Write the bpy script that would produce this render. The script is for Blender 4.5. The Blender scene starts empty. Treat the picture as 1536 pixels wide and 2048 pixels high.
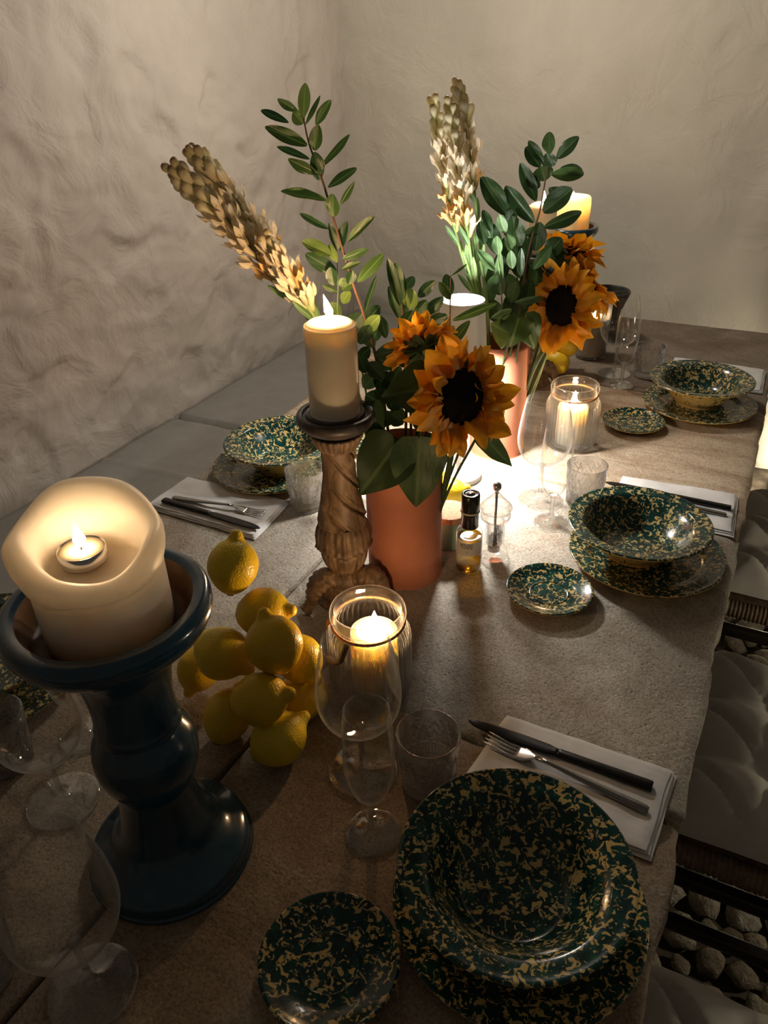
import bpy, bmesh, math, random
from mathutils import Vector, Matrix, noise
random.seed(7)
PI = math.pi
sc = bpy.context.scene
C = sc.collection
TZ = 0.75            # height of the table top above the floor

# ------------------------------------------------------------------ camera
F = 1538.0
RC = Matrix(((0.89276573, -0.21441865, 0.39622469),
             (0.44965521, 0.47858613, -0.75416544),
             (-0.02792051, 0.85145755, 0.52367976)))
CAM = Vector((0, 0, TZ + 0.8))
cd = bpy.data.cameras.new('camera')
cd.sensor_fit = 'VERTICAL'; cd.sensor_height = 36.0; cd.lens = F / 2048 * 36.0; cd.clip_start = 0.02
cam = bpy.data.objects.new('camera', cd); C.objects.link(cam)
cam.matrix_world = Matrix.Translation(CAM) @ RC.to_4x4()
sc.camera = cam

# ------------------------------------------------------------------ world, exposure
w = bpy.data.worlds.new('night_ambience'); sc.world = w; w.use_nodes = True
bg = w.node_tree.nodes['Background']
bg.inputs[0].default_value = (1.0, 0.84, 0.66, 1); bg.inputs[1].default_value = 0.05
sc.view_settings.view_transform = 'Standard'; sc.view_settings.look = 'None'
sc.view_settings.gamma = 1.0; sc.view_settings.use_curve_mapping = False
sc.view_settings.exposure = 0.0
sc.cycles.transparent_max_bounces = 28
sc.cycles.max_bounces = 7; sc.cycles.diffuse_bounces = 3; sc.cycles.glossy_bounces = 3; sc.cycles.transmission_bounces = 6
sc.cycles.use_adaptive_sampling = True; sc.cycles.adaptive_threshold = 0.05
sc.cycles.caustics_reflective = False; sc.cycles.caustics_refractive = False
sc.cycles.sample_clamp_indirect = 3.0
LAMP_DOWN, LAMP_UP, FLAME_L, LANTERN = 7.8, 1.5, 620.0, 8.0
PENDANT_FILL = 76.0

# ------------------------------------------------------------------ geometry helpers
def on(px, py, z):
    """point where a sight line meets the horizontal plane z above the table top"""
    r = RC @ Vector((px - 768, -(py - 1024), -F))
    return CAM + r * ((z - 0.8) / r.z)
FH = Vector((-0.465, 0.885, 0))
def U(px, py, D):
    """point on a sight line at forward distance D over the ground"""
    r = RC @ Vector((px - 768, -(py - 1024), -F))
    return CAM + r * (D / r.dot(FH))

def link(o, parent=None, loc=None):
    C.objects.link(o)
    if parent is not None:
        o.parent = parent
    return o
def mk(name, vf, mat, parent=None, smooth=True, loc=None):
    v, f = vf[0], vf[1]
    me = bpy.data.meshes.new(name)
    me.from_pydata([tuple(p) for p in v], [], f)
    mats = mat if isinstance(mat, (list, tuple)) else [mat]
    for m in mats: me.materials.append(m)
    if len(vf) > 2: me.polygons.foreach_set('material_index', vf[2])
    if smooth: me.polygons.foreach_set('use_smooth', [True] * len(me.polygons))
    me.update()
    o = bpy.data.objects.new(name, me); C.objects.link(o)
    if parent is not None: o.parent = parent
    if loc is not None: o.location = loc
    return o
def inst(name, me, parent=None, mw=None):
    """object sharing mesh data; mw is the matrix in the parent's space"""
    o = bpy.data.objects.new(name, me); C.objects.link(o)
    if parent is not None: o.parent = parent
    if mw is not None: o.matrix_basis = mw
    return o
def tag(o, label, cat, group=None):
    o['label'] = label; o['category'] = cat
    if group: o['group'] = group
    return o
def thing(name, label, cat, loc=(0, 0, 0), rz=0, group=None):
    o = bpy.data.objects.new(name, None); C.objects.link(o)
    o.location = loc; o.rotation_euler = (0, 0, rz); o.empty_display_size = 0.03
    return tag(o, label, cat, group)
def struct(o):
    o['kind'] = 'structure'; return o
def dup(root, loc, rz=0, label=None):
    r = root.copy(); C.objects.link(r); r.location = loc; r.rotation_euler = (0, 0, rz)
    if label: r['label'] = label
    for ch in list(root.children):
        c = ch.copy(); C.objects.link(c); c.parent = r
        for g in list(ch.children):
            d = g.copy(); C.objects.link(d); d.parent = c
    return r

def lathe(prof, n=64, mod=None):
    v = []; f = []; rings = []
    for (r, z) in prof:
        if r < 1e-6:
            rings.append([len(v)]); v.append((0, 0, z))
        else:
            ids = []
            for i in range(n):
                t = 2 * PI * i / n
                rr, zz = (r, z) if mod is None else mod(r, z, t)
                ids.append(len(v)); v.append((rr * math.cos(t), rr * math.sin(t), zz))
            rings.append(ids)
    for a, b in zip(rings[:-1], rings[1:]):
        if len(a) == 1 and len(b) == 1: continue
        for i in range(n):
            j = (i + 1) % n
            if len(a) == 1: f.append((a[0], b[j], b[i]))
            elif len(b) == 1: f.append((a[i], a[j], b[0]))
            else: f.append((a[i], a[j], b[j], b[i]))
    return v, f
def smoothprof(p, k=4):
    """Catmull-Rom refinement of a profile"""
    q = [p[0]] + list(p) + [p[-1]]; out = []
    for i in range(1, len(q) - 2):
        p0, p1, p2, p3 = q[i-1], q[i], q[i+1], q[i+2]
        for s in range(k):
            t = s / k
            out.append(tuple(max(0.0, x) if d == 0 else x for d, x in enumerate(
                0.5 * (2*p1[c] + (-p0[c]+p2[c])*t + (2*p0[c]-5*p1[c]+4*p2[c]-p3[c])*t*t + (-p0[c]+3*p1[c]-3*p2[c]+p3[c])*t**3) for c in (0, 1))))
    out.append(p[-1])
    return out
def join(*parts):
    v = []; f = []; m = []
    for k, p in enumerate(parts):
        b = len(v); v += list(p[0]); f += [tuple(i + b for i in q) for q in p[1]]
        m += list(p[2]) if len(p) > 2 else [0] * len(p[1])
    return v, f, m
def xf(vf, M):
    return [tuple(M @ Vector(p)) for p in vf[0]], vf[1]
def tube(path, rad, n=8, cap=True, mod=None):
    path = [Vector(p) for p in path]; v = []; f = []
    t0 = (path[1] - path[0]).normalized()
    a = t0.orthogonal().normalized()
    L = 0
    for i, p in enumerate(path):
        if i == 0: t = t0
        elif i == len(path) - 1: t = (p - path[i-1]).normalized()
        else: t = (path[i+1] - path[i-1]).normalized()
        if i: L += (p - path[i-1]).length
        a = (a - t * a.dot(t)).normalized(); b = t.cross(a)
        r = rad[i] if isinstance(rad, (list, tuple)) else rad
        for k in range(n):
            th = 2 * PI * k / n
            rr = r if mod is None else r * mod(L, th)
            v.append(p + (a * math.cos(th) + b * math.sin(th)) * rr)
    for i in range(len(path) - 1):
        for k in range(n):
            j = (k + 1) % n
            f.append((i*n+k, i*n+j, (i+1)*n+j, (i+1)*n+k))
    if cap:
        f.append(tuple(range(n - 1, -1, -1))); f.append(tuple(range((len(path)-1)*n, len(path)*n)))
    return v, f
def spline(pts, k=6):
    pts = [Vector(p) for p in pts]; q = [pts[0]*2 - pts[1]] + pts + [pts[-1]*2 - pts[-2]]; out = []
    for i in range(1, len(q) - 2):
        p0, p1, p2, p3 = q[i-1], q[i], q[i+1], q[i+2]
        for s in range(k):
            t = s / k
            out.append(0.5 * (2*p1 + (p2-p0)*t + (2*p0-5*p1+4*p2-p3)*t*t + (3*p1-p0-3*p2+p3)*t**3))
    out.append(pts[-1]); return out
def rbox(sx, sy, sz, bev=0.004, seg=2, c=(0, 0, 0)):
    bm = bmesh.new(); bmesh.ops.create_cube(bm, size=1)
    for p in bm.verts: p.co = Vector((p.co.x * sx + c[0], p.co.y * sy + c[1], p.co.z * sz + c[2]))
    if bev > 0: bmesh.ops.bevel(bm, geom=list(bm.edges), offset=bev, segments=seg, profile=0.5, affect='EDGES')
    bm.verts.index_update()
    v = [tuple(p.co) for p in bm.verts]; f = [tuple(q.index for q in fc.verts) for fc in bm.faces]; bm.free()
    return v, f
def grid(nx, ny, fn):
    v = [fn(i / nx, j / ny) for j in range(ny + 1) for i in range(nx + 1)]
    f = [(j*(nx+1)+i, j*(nx+1)+i+1, (j+1)*(nx+1)+i+1, (j+1)*(nx+1)+i) for j in range(ny) for i in range(nx)]
    return v, f
def outline(pts, z0, z1):
    n = len(pts); v = [(x, y, z0) for x, y in pts] + [(x, y, z1) for x, y in pts]
    f = [tuple(range(n - 1, -1, -1)), tuple(range(n, 2 * n))] + [(i, (i+1) % n, n + (i+1) % n, n + i) for i in range(n)]
    return v, f
def fr(x, y, z):
    return noise.noise(Vector((x, y, z)))

# ------------------------------------------------------------------ materials
def nt(name):
    m = bpy.data.materials.new(name); m.use_nodes = True
    t = m.node_tree; b = t.nodes['Principled BSDF']; return m, t, b
def N(t, kind, **kw):
    n = t.nodes.new(kind)
    for k, v in kw.items():
        if k.startswith('i_'):
            key = k[2:]; key = int(key) if key.isdigit() else key.replace('_', ' ')
            n.inputs[key].default_value = v
        else: setattr(n, k, v)
    return n
def ramp(t, stops, interp='LINEAR'):
    r = t.nodes.new('ShaderNodeValToRGB'); r.color_ramp.interpolation = interp
    e = r.color_ramp.elements
    while len(e) < len(stops): e.new(0.5)
    for k, (p, c) in enumerate(stops):
        e[k].position = p; e[k].color = (*c, 1) if len(c) == 3 else c
    return r
def coord(t, which='Object', scale=None):
    n = t.nodes.new('ShaderNodeTexCoord'); o = n.outputs[which]
    if scale:
        mp = t.nodes.new('ShaderNodeMapping'); mp.inputs['Scale'].default_value = scale
        t.links.new(o, mp.inputs['Vector']); o = mp.outputs['Vector']
    return o
def noisy(t, vec, scale, detail=4, rough=0.55, dist=0.0):
    n = N(t, 'ShaderNodeTexNoise', i_Scale=scale, i_Detail=detail, i_Roughness=rough, i_Distortion=dist)
    t.links.new(vec, n.inputs['Vector']); return n
def bump(t, b, src, strength=0.3, dist=0.002, prev=None):
    n = N(t, 'ShaderNodeBump', i_Strength=strength, i_Distance=dist)
    t.links.new(src, n.inputs['Height'])
    if prev is not None: t.links.new(prev.outputs[0], n.inputs['Normal'])
    t.links.new(n.outputs[0], b.inputs['Normal']); return n
def mixrgb(t, fac, a, b_, mode='MIX'):
    n = t.nodes.new('ShaderNodeMix'); n.data_type = 'RGBA'; n.blend_type = mode
    for s, val in ((0, fac), (6, a), (7, b_)):
        if isinstance(val, bpy.types.NodeSocket): t.links.new(val, n.inputs[s])
        elif s == 0: n.inputs[0].default_value = val
        else: n.inputs[s].default_value = (*val, 1)
    return n.outputs[2]
def plain(name, col, rough=0.5, metal=0.0, var=0.0, scale=30, bmp=0.0, bscale=80, coat=0.0, sss=0.0, spec=0.5, srad=(0.010, 0.0075, 0.0048)):
    m, t, b = nt(name)
    b.inputs['Base Color'].default_value = (*col, 1); b.inputs['Roughness'].default_value = rough; b.inputs['Metallic'].default_value = metal
    b.inputs['Coat Weight'].default_value = coat; b.inputs['Specular IOR Level'].default_value = spec
    v = coord(t)
    if var > 0:
        n = noisy(t, v, scale)
        r = ramp(t, [(0.3, tuple(c * (1 - var) for c in col)), (0.7, tuple(min(1, c * (1 + var)) for c in col))])
        t.links.new(n.outputs[0], r.inputs[0]); t.links.new(r.outputs[0], b.inputs['Base Color'])
    if bmp > 0:
        n2 = noisy(t, v, bscale); bump(t, b, n2.outputs[0], bmp)
    if sss > 0:
        b.inputs['Subsurface Weight'].default_value = sss; b.inputs['Subsurface Radius'].default_value = srad
        b.inputs['Subsurface Scale'].default_value = 1.0
    return m

def m_plaster(name, col, seed):
    m, t, b = nt(name); v = coord(t)
    n1 = noisy(t, v, 1.7 + seed, 6, 0.6, 0.4); n2 = noisy(t, v, 22, 5, 0.6); n3 = noisy(t, v, 7, 4, 0.6, 0.6)
    r = ramp(t, [(0.3, tuple(c * 0.88 for c in col)), (0.7, tuple(min(1, c * 1.06) for c in col))])
    t.links.new(n1.outputs[0], r.inputs[0]); t.links.new(r.outputs[0], b.inputs['Base Color'])
    b.inputs['Roughness'].default_value = 0.9; b.inputs['Specular IOR Level'].default_value = 0.2
    p = bump(t, b, n3.outputs[0], 0.55, 0.03); bump(t, b, n2.outputs[0], 0.35, 0.006, p)
    return m
def m_stone(name, ca, cb, cc, stain, pit=1.0, streak=(1, 1, 1)):
    m, t, b = nt(name); v = coord(t); vs = coord(t, 'Object', streak)
    n1 = noisy(t, vs, 9, 8, 0.65, 0.6); n2 = noisy(t, v, 330, 3, 0.65); n3 = noisy(t, v, 3.3, 5, 0.6, 0.8)
    r = ramp(t, [(0.28, ca), (0.52, cb), (0.75, cc)]); t.links.new(n1.outputs[0], r.inputs[0])
    r3 = ramp(t, [(0.52, (0, 0, 0)), (0.72, (1, 1, 1))]); t.links.new(n3.outputs[0], r3.inputs[0])
    c = mixrgb(t, r3.outputs[0], r.outputs[0], stain)
    r2 = ramp(t, [(0.36, (0.50, 0.46, 0.41)), (0.52, (1, 1, 1)), (0.72, (1.3, 1.27, 1.22))]); t.links.new(n2.outputs[0], r2.inputs[0])
    c = mixrgb(t, 0.75, c, r2.outputs[0], 'MULTIPLY')
    t.links.new(c, b.inputs['Base Color']); b.inputs['Roughness'].default_value = 0.78; b.inputs['Specular IOR Level'].default_value = 0.35
    vo = N(t, 'ShaderNodeTexVoronoi', i_Scale=95.0); t.links.new(v, vo.inputs['Vector'])
    rp = ramp(t, [(0.05, (0, 0, 0)), (0.3, (1, 1, 1))]); t.links.new(vo.outputs[0], rp.inputs[0])
    p = bump(t, b, rp.outputs[0], 0.35 * pit, 0.003); p = bump(t, b, n1.outputs[0], 0.8, 0.006, p); bump(t, b, n2.outputs[0], 0.6 * pit, 0.0018, p)
    return m
def m_speckle():
    m, t, b = nt('speckled_glaze'); v = coord(t); oi = N(t, 'ShaderNodeObjectInfo')
    ad = N(t, 'ShaderNodeVectorMath', operation='ADD'); t.links.new(v, ad.inputs[0]); t.links.new(oi.outputs['Location'], ad.inputs[1])
    n = noisy(t, ad.outputs[0], 122, 2.2, 0.55, 1.1); n2 = noisy(t, ad.outputs[0], 60, 3, 0.6)
    gr = ramp(t, [(0.35, (0.004, 0.022, 0.017)), (0.55, (0.006, 0.048, 0.045)), (0.7, (0.014, 0.085, 0.05))]); t.links.new(n2.outputs[0], gr.inputs[0])
    rs = ramp(t, [(0.54, (0, 0, 0)), (0.59, (1, 1, 1))]); t.links.new(n.outputs[0], rs.inputs[0])
    c = mixrgb(t, rs.outputs[0], gr.outputs[0], (0.66, 0.49, 0.19))
    t.links.new(c, b.inputs['Base Color']); b.inputs['Roughness'].default_value = 0.2; b.inputs['Specular IOR Level'].default_value = 0.35; b.inputs['Coat Weight'].default_value = 0.22; b.inputs['Coat Roughness'].default_value = 0.05
    bump(t, b, n.outputs[0], 0.08, 0.002)
    return m
def m_creamglaze():
    m, t, b = nt('cream_glaze'); v = coord(t); n = noisy(t, v, 95, 2, 0.5, 0.8)
    sep = N(t, 'ShaderNodeSeparateXYZ'); t.links.new(v, sep.inputs[0])
    b.inputs['Base Color'].default_value = (0.62, 0.43, 0.15, 1)
    b.inputs['Roughness'].default_value = 0.2; b.inputs['Coat Weight'].default_value = 0.4
    rs = ramp(t, [(0.60, (0.62, 0.43, 0.15)), (0.64, (0.06, 0.08, 0.03))]); t.links.new(n.outputs[0], rs.inputs[0]); t.links.new(rs.outputs[0], b.inputs['Base Color'])
    return m
def m_glass(name, refr=0.0, tint=(0.995, 0.997, 0.995), rough=0.0, base=0.03, edge=0.85, power=3.6, glow=0.45):
    """clear glass: Fresnel reflection over straight transmission, with a share of true refraction in thick parts"""
    m, t, b = nt(name); t.nodes.remove(b); out = t.nodes['Material Output']
    lw = N(t, 'ShaderNodeLayerWeight'); lw.inputs[0].default_value = 0.5
    pw = N(t, 'ShaderNodeMath', operation='POWER'); pw.inputs[1].default_value = power; t.links.new(lw.outputs['Facing'], pw.inputs[0])
    fre = N(t, 'ShaderNodeMath', operation='MULTIPLY_ADD'); fre.inputs[1].default_value = edge; fre.inputs[2].default_value = base; t.links.new(pw.outputs[0], fre.inputs[0])
    tr = N(t, 'ShaderNodeBsdfTransparent'); tr.inputs[0].default_value = (*tint, 1)
    gl = N(t, 'ShaderNodeBsdfGlossy'); gl.inputs['Roughness'].default_value = 0.035 + rough
    body = tr.outputs[0]
    if refr > 0:
        rf = N(t, 'ShaderNodeBsdfRefraction', i_IOR=1.45); rf.inputs['Roughness'].default_value = 0.0
        mx = N(t, 'ShaderNodeMixShader'); mx.inputs[0].default_value = refr
        t.links.new(tr.outputs[0], mx.inputs[1]); t.links.new(rf.outputs[0], mx.inputs[2]); body = mx.outputs[0]
    m2 = N(t, 'ShaderNodeMixShader'); t.links.new(fre.outputs[0], m2.inputs[0]); t.links.new(body, m2.inputs[1]); t.links.new(gl.outputs[0], m2.inputs[2])
    # whitish diffuse edge colour standing in for light caught in rims and cuts
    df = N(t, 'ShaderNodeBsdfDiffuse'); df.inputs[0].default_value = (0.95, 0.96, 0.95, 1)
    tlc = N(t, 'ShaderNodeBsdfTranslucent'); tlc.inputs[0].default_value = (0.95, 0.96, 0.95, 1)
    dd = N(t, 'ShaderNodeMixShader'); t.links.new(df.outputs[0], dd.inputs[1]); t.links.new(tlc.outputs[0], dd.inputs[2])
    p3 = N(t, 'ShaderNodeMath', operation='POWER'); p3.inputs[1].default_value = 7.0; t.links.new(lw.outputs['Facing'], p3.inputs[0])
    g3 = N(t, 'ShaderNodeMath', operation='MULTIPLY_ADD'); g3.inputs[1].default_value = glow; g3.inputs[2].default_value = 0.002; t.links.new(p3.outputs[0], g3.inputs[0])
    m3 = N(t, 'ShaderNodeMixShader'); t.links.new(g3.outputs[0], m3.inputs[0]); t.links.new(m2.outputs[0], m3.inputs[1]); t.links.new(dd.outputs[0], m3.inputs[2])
    t.links.new(m3.outputs[0], out.inputs[0]); return m
def m_leaf(name, col, back, var=0.35, gloss=0.38):
    m, t, b = nt(name); v = coord(t); sep = N(t, 'ShaderNodeSeparateXYZ'); t.links.new(v, sep.inputs[0])
    ab = N(t, 'ShaderNodeMath', operation='ABSOLUTE'); t.links.new(sep.outputs[0], ab.inputs[0])
    rm = ramp(t, [(0.03, (1, 1, 1)), (0.09, (0, 0, 0))]); t.links.new(ab.outputs[0], rm.inputs[0])
    oi = N(t, 'ShaderNodeObjectInfo')
    rr = ramp(t, [(0.0, tuple(c * (1 - var) for c in col)), (0.6, col), (1.0, back)]); t.links.new(oi.outputs['Random'], rr.inputs[0])
    n = noisy(t, v, 3.0, 4); c = mixrgb(t, 0.35, rr.outputs[0], n.outputs[0], 'OVERLAY')
    mf = N(t, 'ShaderNodeMath', operation='MULTIPLY'); mf.inputs[1].default_value = 0.45; t.links.new(rm.outputs[0], mf.inputs[0])
    c = mixrgb(t, mf.outputs[0], c, tuple(min(1, x * 1.5 + 0.05) for x in back))
    t.links.new(c, b.inputs['Base Color']); b.inputs['Roughness'].default_value = gloss; b.inputs['Specular IOR Level'].default_value = 0.5
    tl = N(t, 'ShaderNodeBsdfTranslucent'); t.links.new(c, tl.inputs[0])
    mx = N(t, 'ShaderNodeMixShader'); mx.inputs[0].default_value = 0.3
    t.links.new(b.outputs[0], mx.inputs[1]); t.links.new(tl.outputs[0], mx.inputs[2]); t.links.new(mx.outputs[0], t.nodes['Material Output'].inputs[0])
    bump(t, b, n.outputs[0], 0.15, 0.02)
    return m
def m_axis(name, stops, axis=1, rough=0.5, trans=0.25):
    """colour that runs along a petal or bud from base to tip"""
    m, t, b = nt(name); v = coord(t); sep = N(t, 'ShaderNodeSeparateXYZ'); t.links.new(v, sep.inputs[0])
    r = ramp(t, stops); t.links.new(sep.outputs[axis], r.inputs[0])
    n = noisy(t, v, 6.0, 3); c = mixrgb(t, 0.3, r.outputs[0], n.outputs[0], 'OVERLAY')
    t.links.new(c, b.inputs['Base Color']); b.inputs['Roughness'].default_value = rough
    tl = N(t, 'ShaderNodeBsdfTranslucent'); t.links.new(c, tl.inputs[0])
    mx = N(t, 'ShaderNodeMixShader'); mx.inputs[0].default_value = trans
    t.links.new(b.outputs[0], mx.inputs[1]); t.links.new(tl.outputs[0], mx.inputs[2]); t.links.new(mx.outputs[0], t.nodes['Material Output'].inputs[0])
    return m
def m_emit(name, col, s):
    m, t, b = nt(name); t.nodes.remove(b); e = N(t, 'ShaderNodeEmission'); e.inputs[0].default_value = (*col, 1); e.inputs[1].default_value = s
    t.links.new(e.outputs[0], t.nodes['Material Output'].inputs[0]); return m
def m_carved():
    m, t, b = nt('carved_wood'); v = coord(t, 'Object', (1, 1, 0.35)); v2 = coord(t)
    n = noisy(t, v, 60, 6, 0.6, 0.8); n2 = noisy(t, v2, 18, 4)
    r = ramp(t, [(0.3, (0.06, 0.034, 0.018)), (0.55, (0.23, 0.145, 0.08)), (0.75, (0.42, 0.31, 0.19))]); t.links.new(n.outputs[0], r.inputs[0])
    t.links.new(r.outputs[0], b.inputs['Base Color'])
    b.inputs['Roughness'].default_value = 0.55; bump(t, b, n.outputs[0], 0.4, 0.002); return m
def m_lemon():
    m, t, b = nt('lemon_rind'); v = coord(t); oi = N(t, 'ShaderNodeObjectInfo')
    r = ramp(t, [(0, (0.80, 0.50, 0.012)), (1, (0.88, 0.64, 0.03))]); t.links.new(oi.outputs['Random'], r.inputs[0]); t.links.new(r.outputs[0], b.inputs['Base Color'])
    n = N(t, 'ShaderNodeTexVoronoi', i_Scale=420.0); t.links.new(v, n.inputs['Vector'])
    bump(t, b, n.outputs[0], 0.35, 0.0015); b.inputs['Roughness'].default_value = 0.36
    b.inputs['Subsurface Weight'].default_value = 0.12; b.inputs['Subsurface Radius'].default_value = (0.006, 0.004, 0.001); b.inputs['Subsurface Scale'].default_value = 1.0
    return m
def m_cloth(name, col, s=900, bmp=0.2):
    m, t, b = nt(name); v = coord(t); n = noisy(t, v, s, 2); n2 = noisy(t, v, 14, 5, 0.6)
    r = ramp(t, [(0.3, tuple(c * 0.86 for c in col)), (0.7, col)]); t.links.new(n2.outputs[0], r.inputs[0]); t.links.new(r.outputs[0], b.inputs['Base Color'])
    b.inputs['Roughness'].default_value = 0.9; b.inputs['Specular IOR Level'].default_value = 0.15
    p = bump(t, b, n2.outputs[0], 0.3, 0.008); bump(t, b, n.outputs[0], bmp, 0.0006, p); return m

M = {}
M['plaster_l'] = m_plaster('rough_plaster', (0.67, 0.605, 0.545), 0.0)
M['plaster_b'] = m_plaster('limewashed_plaster', (0.70, 0.66, 0.57), 0.5)
M['stone'] = m_stone('sandstone', (0.30, 0.26, 0.21), (0.44, 0.40, 0.335), (0.56, 0.52, 0.45), (0.33, 0.25, 0.18))
M['stone_red'] = m_stone('veined_sandstone', (0.28, 0.18, 0.11), (0.50, 0.40, 0.29), (0.62, 0.54, 0.42), (0.40, 0.24, 0.14), 0.6, (0.5, 2.2, 1))
M['stone_front'] = m_stone('worn_dimmed_sandstone', (0.24, 0.17, 0.11), (0.36, 0.28, 0.20), (0.46, 0.38, 0.29), (0.24, 0.165, 0.105), 0.7, (0.8, 1.6, 1))  # worn brown stone, darkened further so the front end looks dim
M['stone_dark'] = m_stone('brown_sandstone', (0.16, 0.12, 0.09), (0.26, 0.21, 0.165), (0.34, 0.29, 0.23), (0.17, 0.12, 0.09), 0.8)
M['mortar'] = plain('mortar', (0.10, 0.075, 0.055), 0.95, var=0.3)
M['earth'] = plain('dark_earth', (0.10, 0.08, 0.06), 0.95, var=0.4, bmp=0.5, bscale=60)
def m_cobble():
    m, t, b = nt('river_stone'); v = coord(t); oi = N(t, 'ShaderNodeObjectInfo'); n = noisy(t, v, 2.2, 5, 0.65, 0.5)
    r = ramp(t, [(0, (0.26, 0.20, 0.14)), (0.4, (0.46, 0.39, 0.29)), (0.75, (0.62, 0.56, 0.44)), (1, (0.70, 0.66, 0.56))]); t.links.new(oi.outputs['Random'], r.inputs[0])
    r2 = ramp(t, [(0.3, (0.5, 0.46, 0.4)), (0.65, (1, 1, 1))]); t.links.new(n.outputs[0], r2.inputs[0])
    t.links.new(mixrgb(t, 0.9, r.outputs[0], r2.outputs[0], 'MULTIPLY'), b.inputs['Base Color']); b.inputs['Roughness'].default_value = 0.75
    bump(t, b, n.outputs[0], 0.6, 0.15); return m
M['cobble'] = m_cobble()
M['cush'] = m_cloth('grey_linen', (0.70, 0.66, 0.60))
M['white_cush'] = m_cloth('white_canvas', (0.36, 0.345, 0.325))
M['linen'] = m_cloth('white_linen', (0.80, 0.79, 0.78))
M['rush'] = plain('rush_cord', (0.22, 0.15, 0.09), 0.8, var=0.3, scale=90)
M['darkwood'] = plain('dark_stained_wood', (0.03, 0.024, 0.02), 0.35, var=0.2)
M['speckle'] = m_speckle(); M['cream'] = m_creamglaze()
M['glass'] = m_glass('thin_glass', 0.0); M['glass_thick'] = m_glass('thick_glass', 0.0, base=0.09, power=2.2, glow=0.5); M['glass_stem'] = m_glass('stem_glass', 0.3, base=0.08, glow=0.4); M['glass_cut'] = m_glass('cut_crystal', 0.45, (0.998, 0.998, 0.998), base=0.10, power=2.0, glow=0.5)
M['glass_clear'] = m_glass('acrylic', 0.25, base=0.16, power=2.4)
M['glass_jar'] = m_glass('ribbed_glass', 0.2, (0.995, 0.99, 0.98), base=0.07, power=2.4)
M['steel'] = plain('steel_with_dark_reflection', (0.30, 0.29, 0.28), 0.22, 1.0)  # fork handle steel, its dark reflection put into the base colour
M['steel_bright'] = plain('polished_steel', (0.72, 0.71, 0.70), 0.18, 1.0)
M['steel_black'] = plain('black_steel', (0.035, 0.033, 0.032), 0.3, 0.9)
M['blue'] = plain('petrol_blue_glaze', (0.010, 0.048, 0.082), 0.2, var=0.55, scale=14, bmp=0.12, bscale=25, coat=0.6)
M['rust'] = plain('brown_dish_glaze', (0.14, 0.07, 0.03), 0.5, var=0.5, scale=25)
M['wax'] = plain('ivory_wax', (0.86, 0.79, 0.62), 0.38, sss=0.55, srad=(0.018, 0.0165, 0.014), var=0.04)
M['wax_white'] = plain('white_wax', (0.84, 0.76, 0.66), 0.45, sss=0.6)
M['wax_big'] = plain('blush_wax', (0.90, 0.80, 0.68), 0.45, sss=1.0, srad=(0.055, 0.050, 0.042), var=0.05, bmp=0.12, bscale=20)
M['wax_jar'] = plain('glowing_jar_wax', (0.90, 0.78, 0.60), 0.42, sss=0.8, srad=(0.050, 0.043, 0.032))
M['wick'] = plain('charred_wick', (0.02, 0.015, 0.01), 0.9)
M['flame'] = m_emit('candle_flame', (1.0, 0.63, 0.32), FLAME_L)
M['flame_big'] = m_emit('tealight_flame', (1.0, 0.63, 0.32), FLAME_L * 0.10)
M['carved'] = m_carved()
M['cupwood'] = plain('weathered_dark_wood', (0.06, 0.05, 0.045), 0.45, var=0.5, scale=40, bmp=0.3)
M['terracotta'] = plain('terracotta', (0.57, 0.21, 0.115), 0.7, var=0.12, scale=12, bmp=0.12, bscale=90)
M['soil'] = plain('dark_vase_water', (0.03, 0.04, 0.03), 0.3)  # near-black colour of the water surface
M['lamp'] = plain('white_lamp_enamel', (0.74, 0.73, 0.70), 0.4)
M['led'] = m_emit('led_diffuser', (1.0, 0.96, 0.90), 8.0)
M['lemon'] = m_lemon()
M['lemon_tip'] = plain('lemon_stem_end', (0.30, 0.22, 0.03), 0.6)
M['cork'] = plain('cork', (0.52, 0.30, 0.17), 0.85, var=0.35, scale=220, bmp=0.4, bscale=260)
M['mint'] = plain('mint_ceramic', (0.30, 0.47, 0.36), 0.35, coat=0.3)
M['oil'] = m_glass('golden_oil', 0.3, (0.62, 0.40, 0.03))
M['capblack'] = plain('black_foil', (0.012, 0.011, 0.011), 0.22, coat=0.6)
M['label'] = plain('grey_paper_label', (0.62, 0.58, 0.52), 0.6)
M['ink'] = plain('black_ink', (0.02, 0.02, 0.02), 0.6)
M['pepper'] = plain('peppercorn', (0.05, 0.035, 0.025), 0.7, var=0.5, scale=300)
M['twine'] = plain('orange_brown_twine', (0.45, 0.22, 0.10), 0.8, var=0.3, scale=200)
M['leather'] = plain('brown_leather_tab', (0.06, 0.035, 0.025), 0.5)
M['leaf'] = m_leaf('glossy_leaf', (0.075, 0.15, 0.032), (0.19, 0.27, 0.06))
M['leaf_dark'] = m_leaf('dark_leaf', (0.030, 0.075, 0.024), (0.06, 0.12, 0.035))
M['leaf_pale'] = m_leaf('pale_leaf', (0.15, 0.28, 0.11), (0.26, 0.38, 0.16), gloss=0.55)
M['sunleaf'] = m_leaf('sunflower_leaf', (0.04, 0.085, 0.026), (0.06, 0.12, 0.03), gloss=0.55)
M['twig'] = plain('reddish_twig', (0.17, 0.085, 0.05), 0.6)
M['green'] = plain('green_stem', (0.17, 0.27, 0.07), 0.5, var=0.2)
M['greendark'] = plain('hairy_green_stem', (0.06, 0.10, 0.03), 0.7, var=0.2)
M['petal'] = m_axis('sunflower_petal', [(0.0, (0.62, 0.20, 0.006)), (0.4, (0.86, 0.36, 0.010)), (1.0, (0.90, 0.46, 0.018))])
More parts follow.
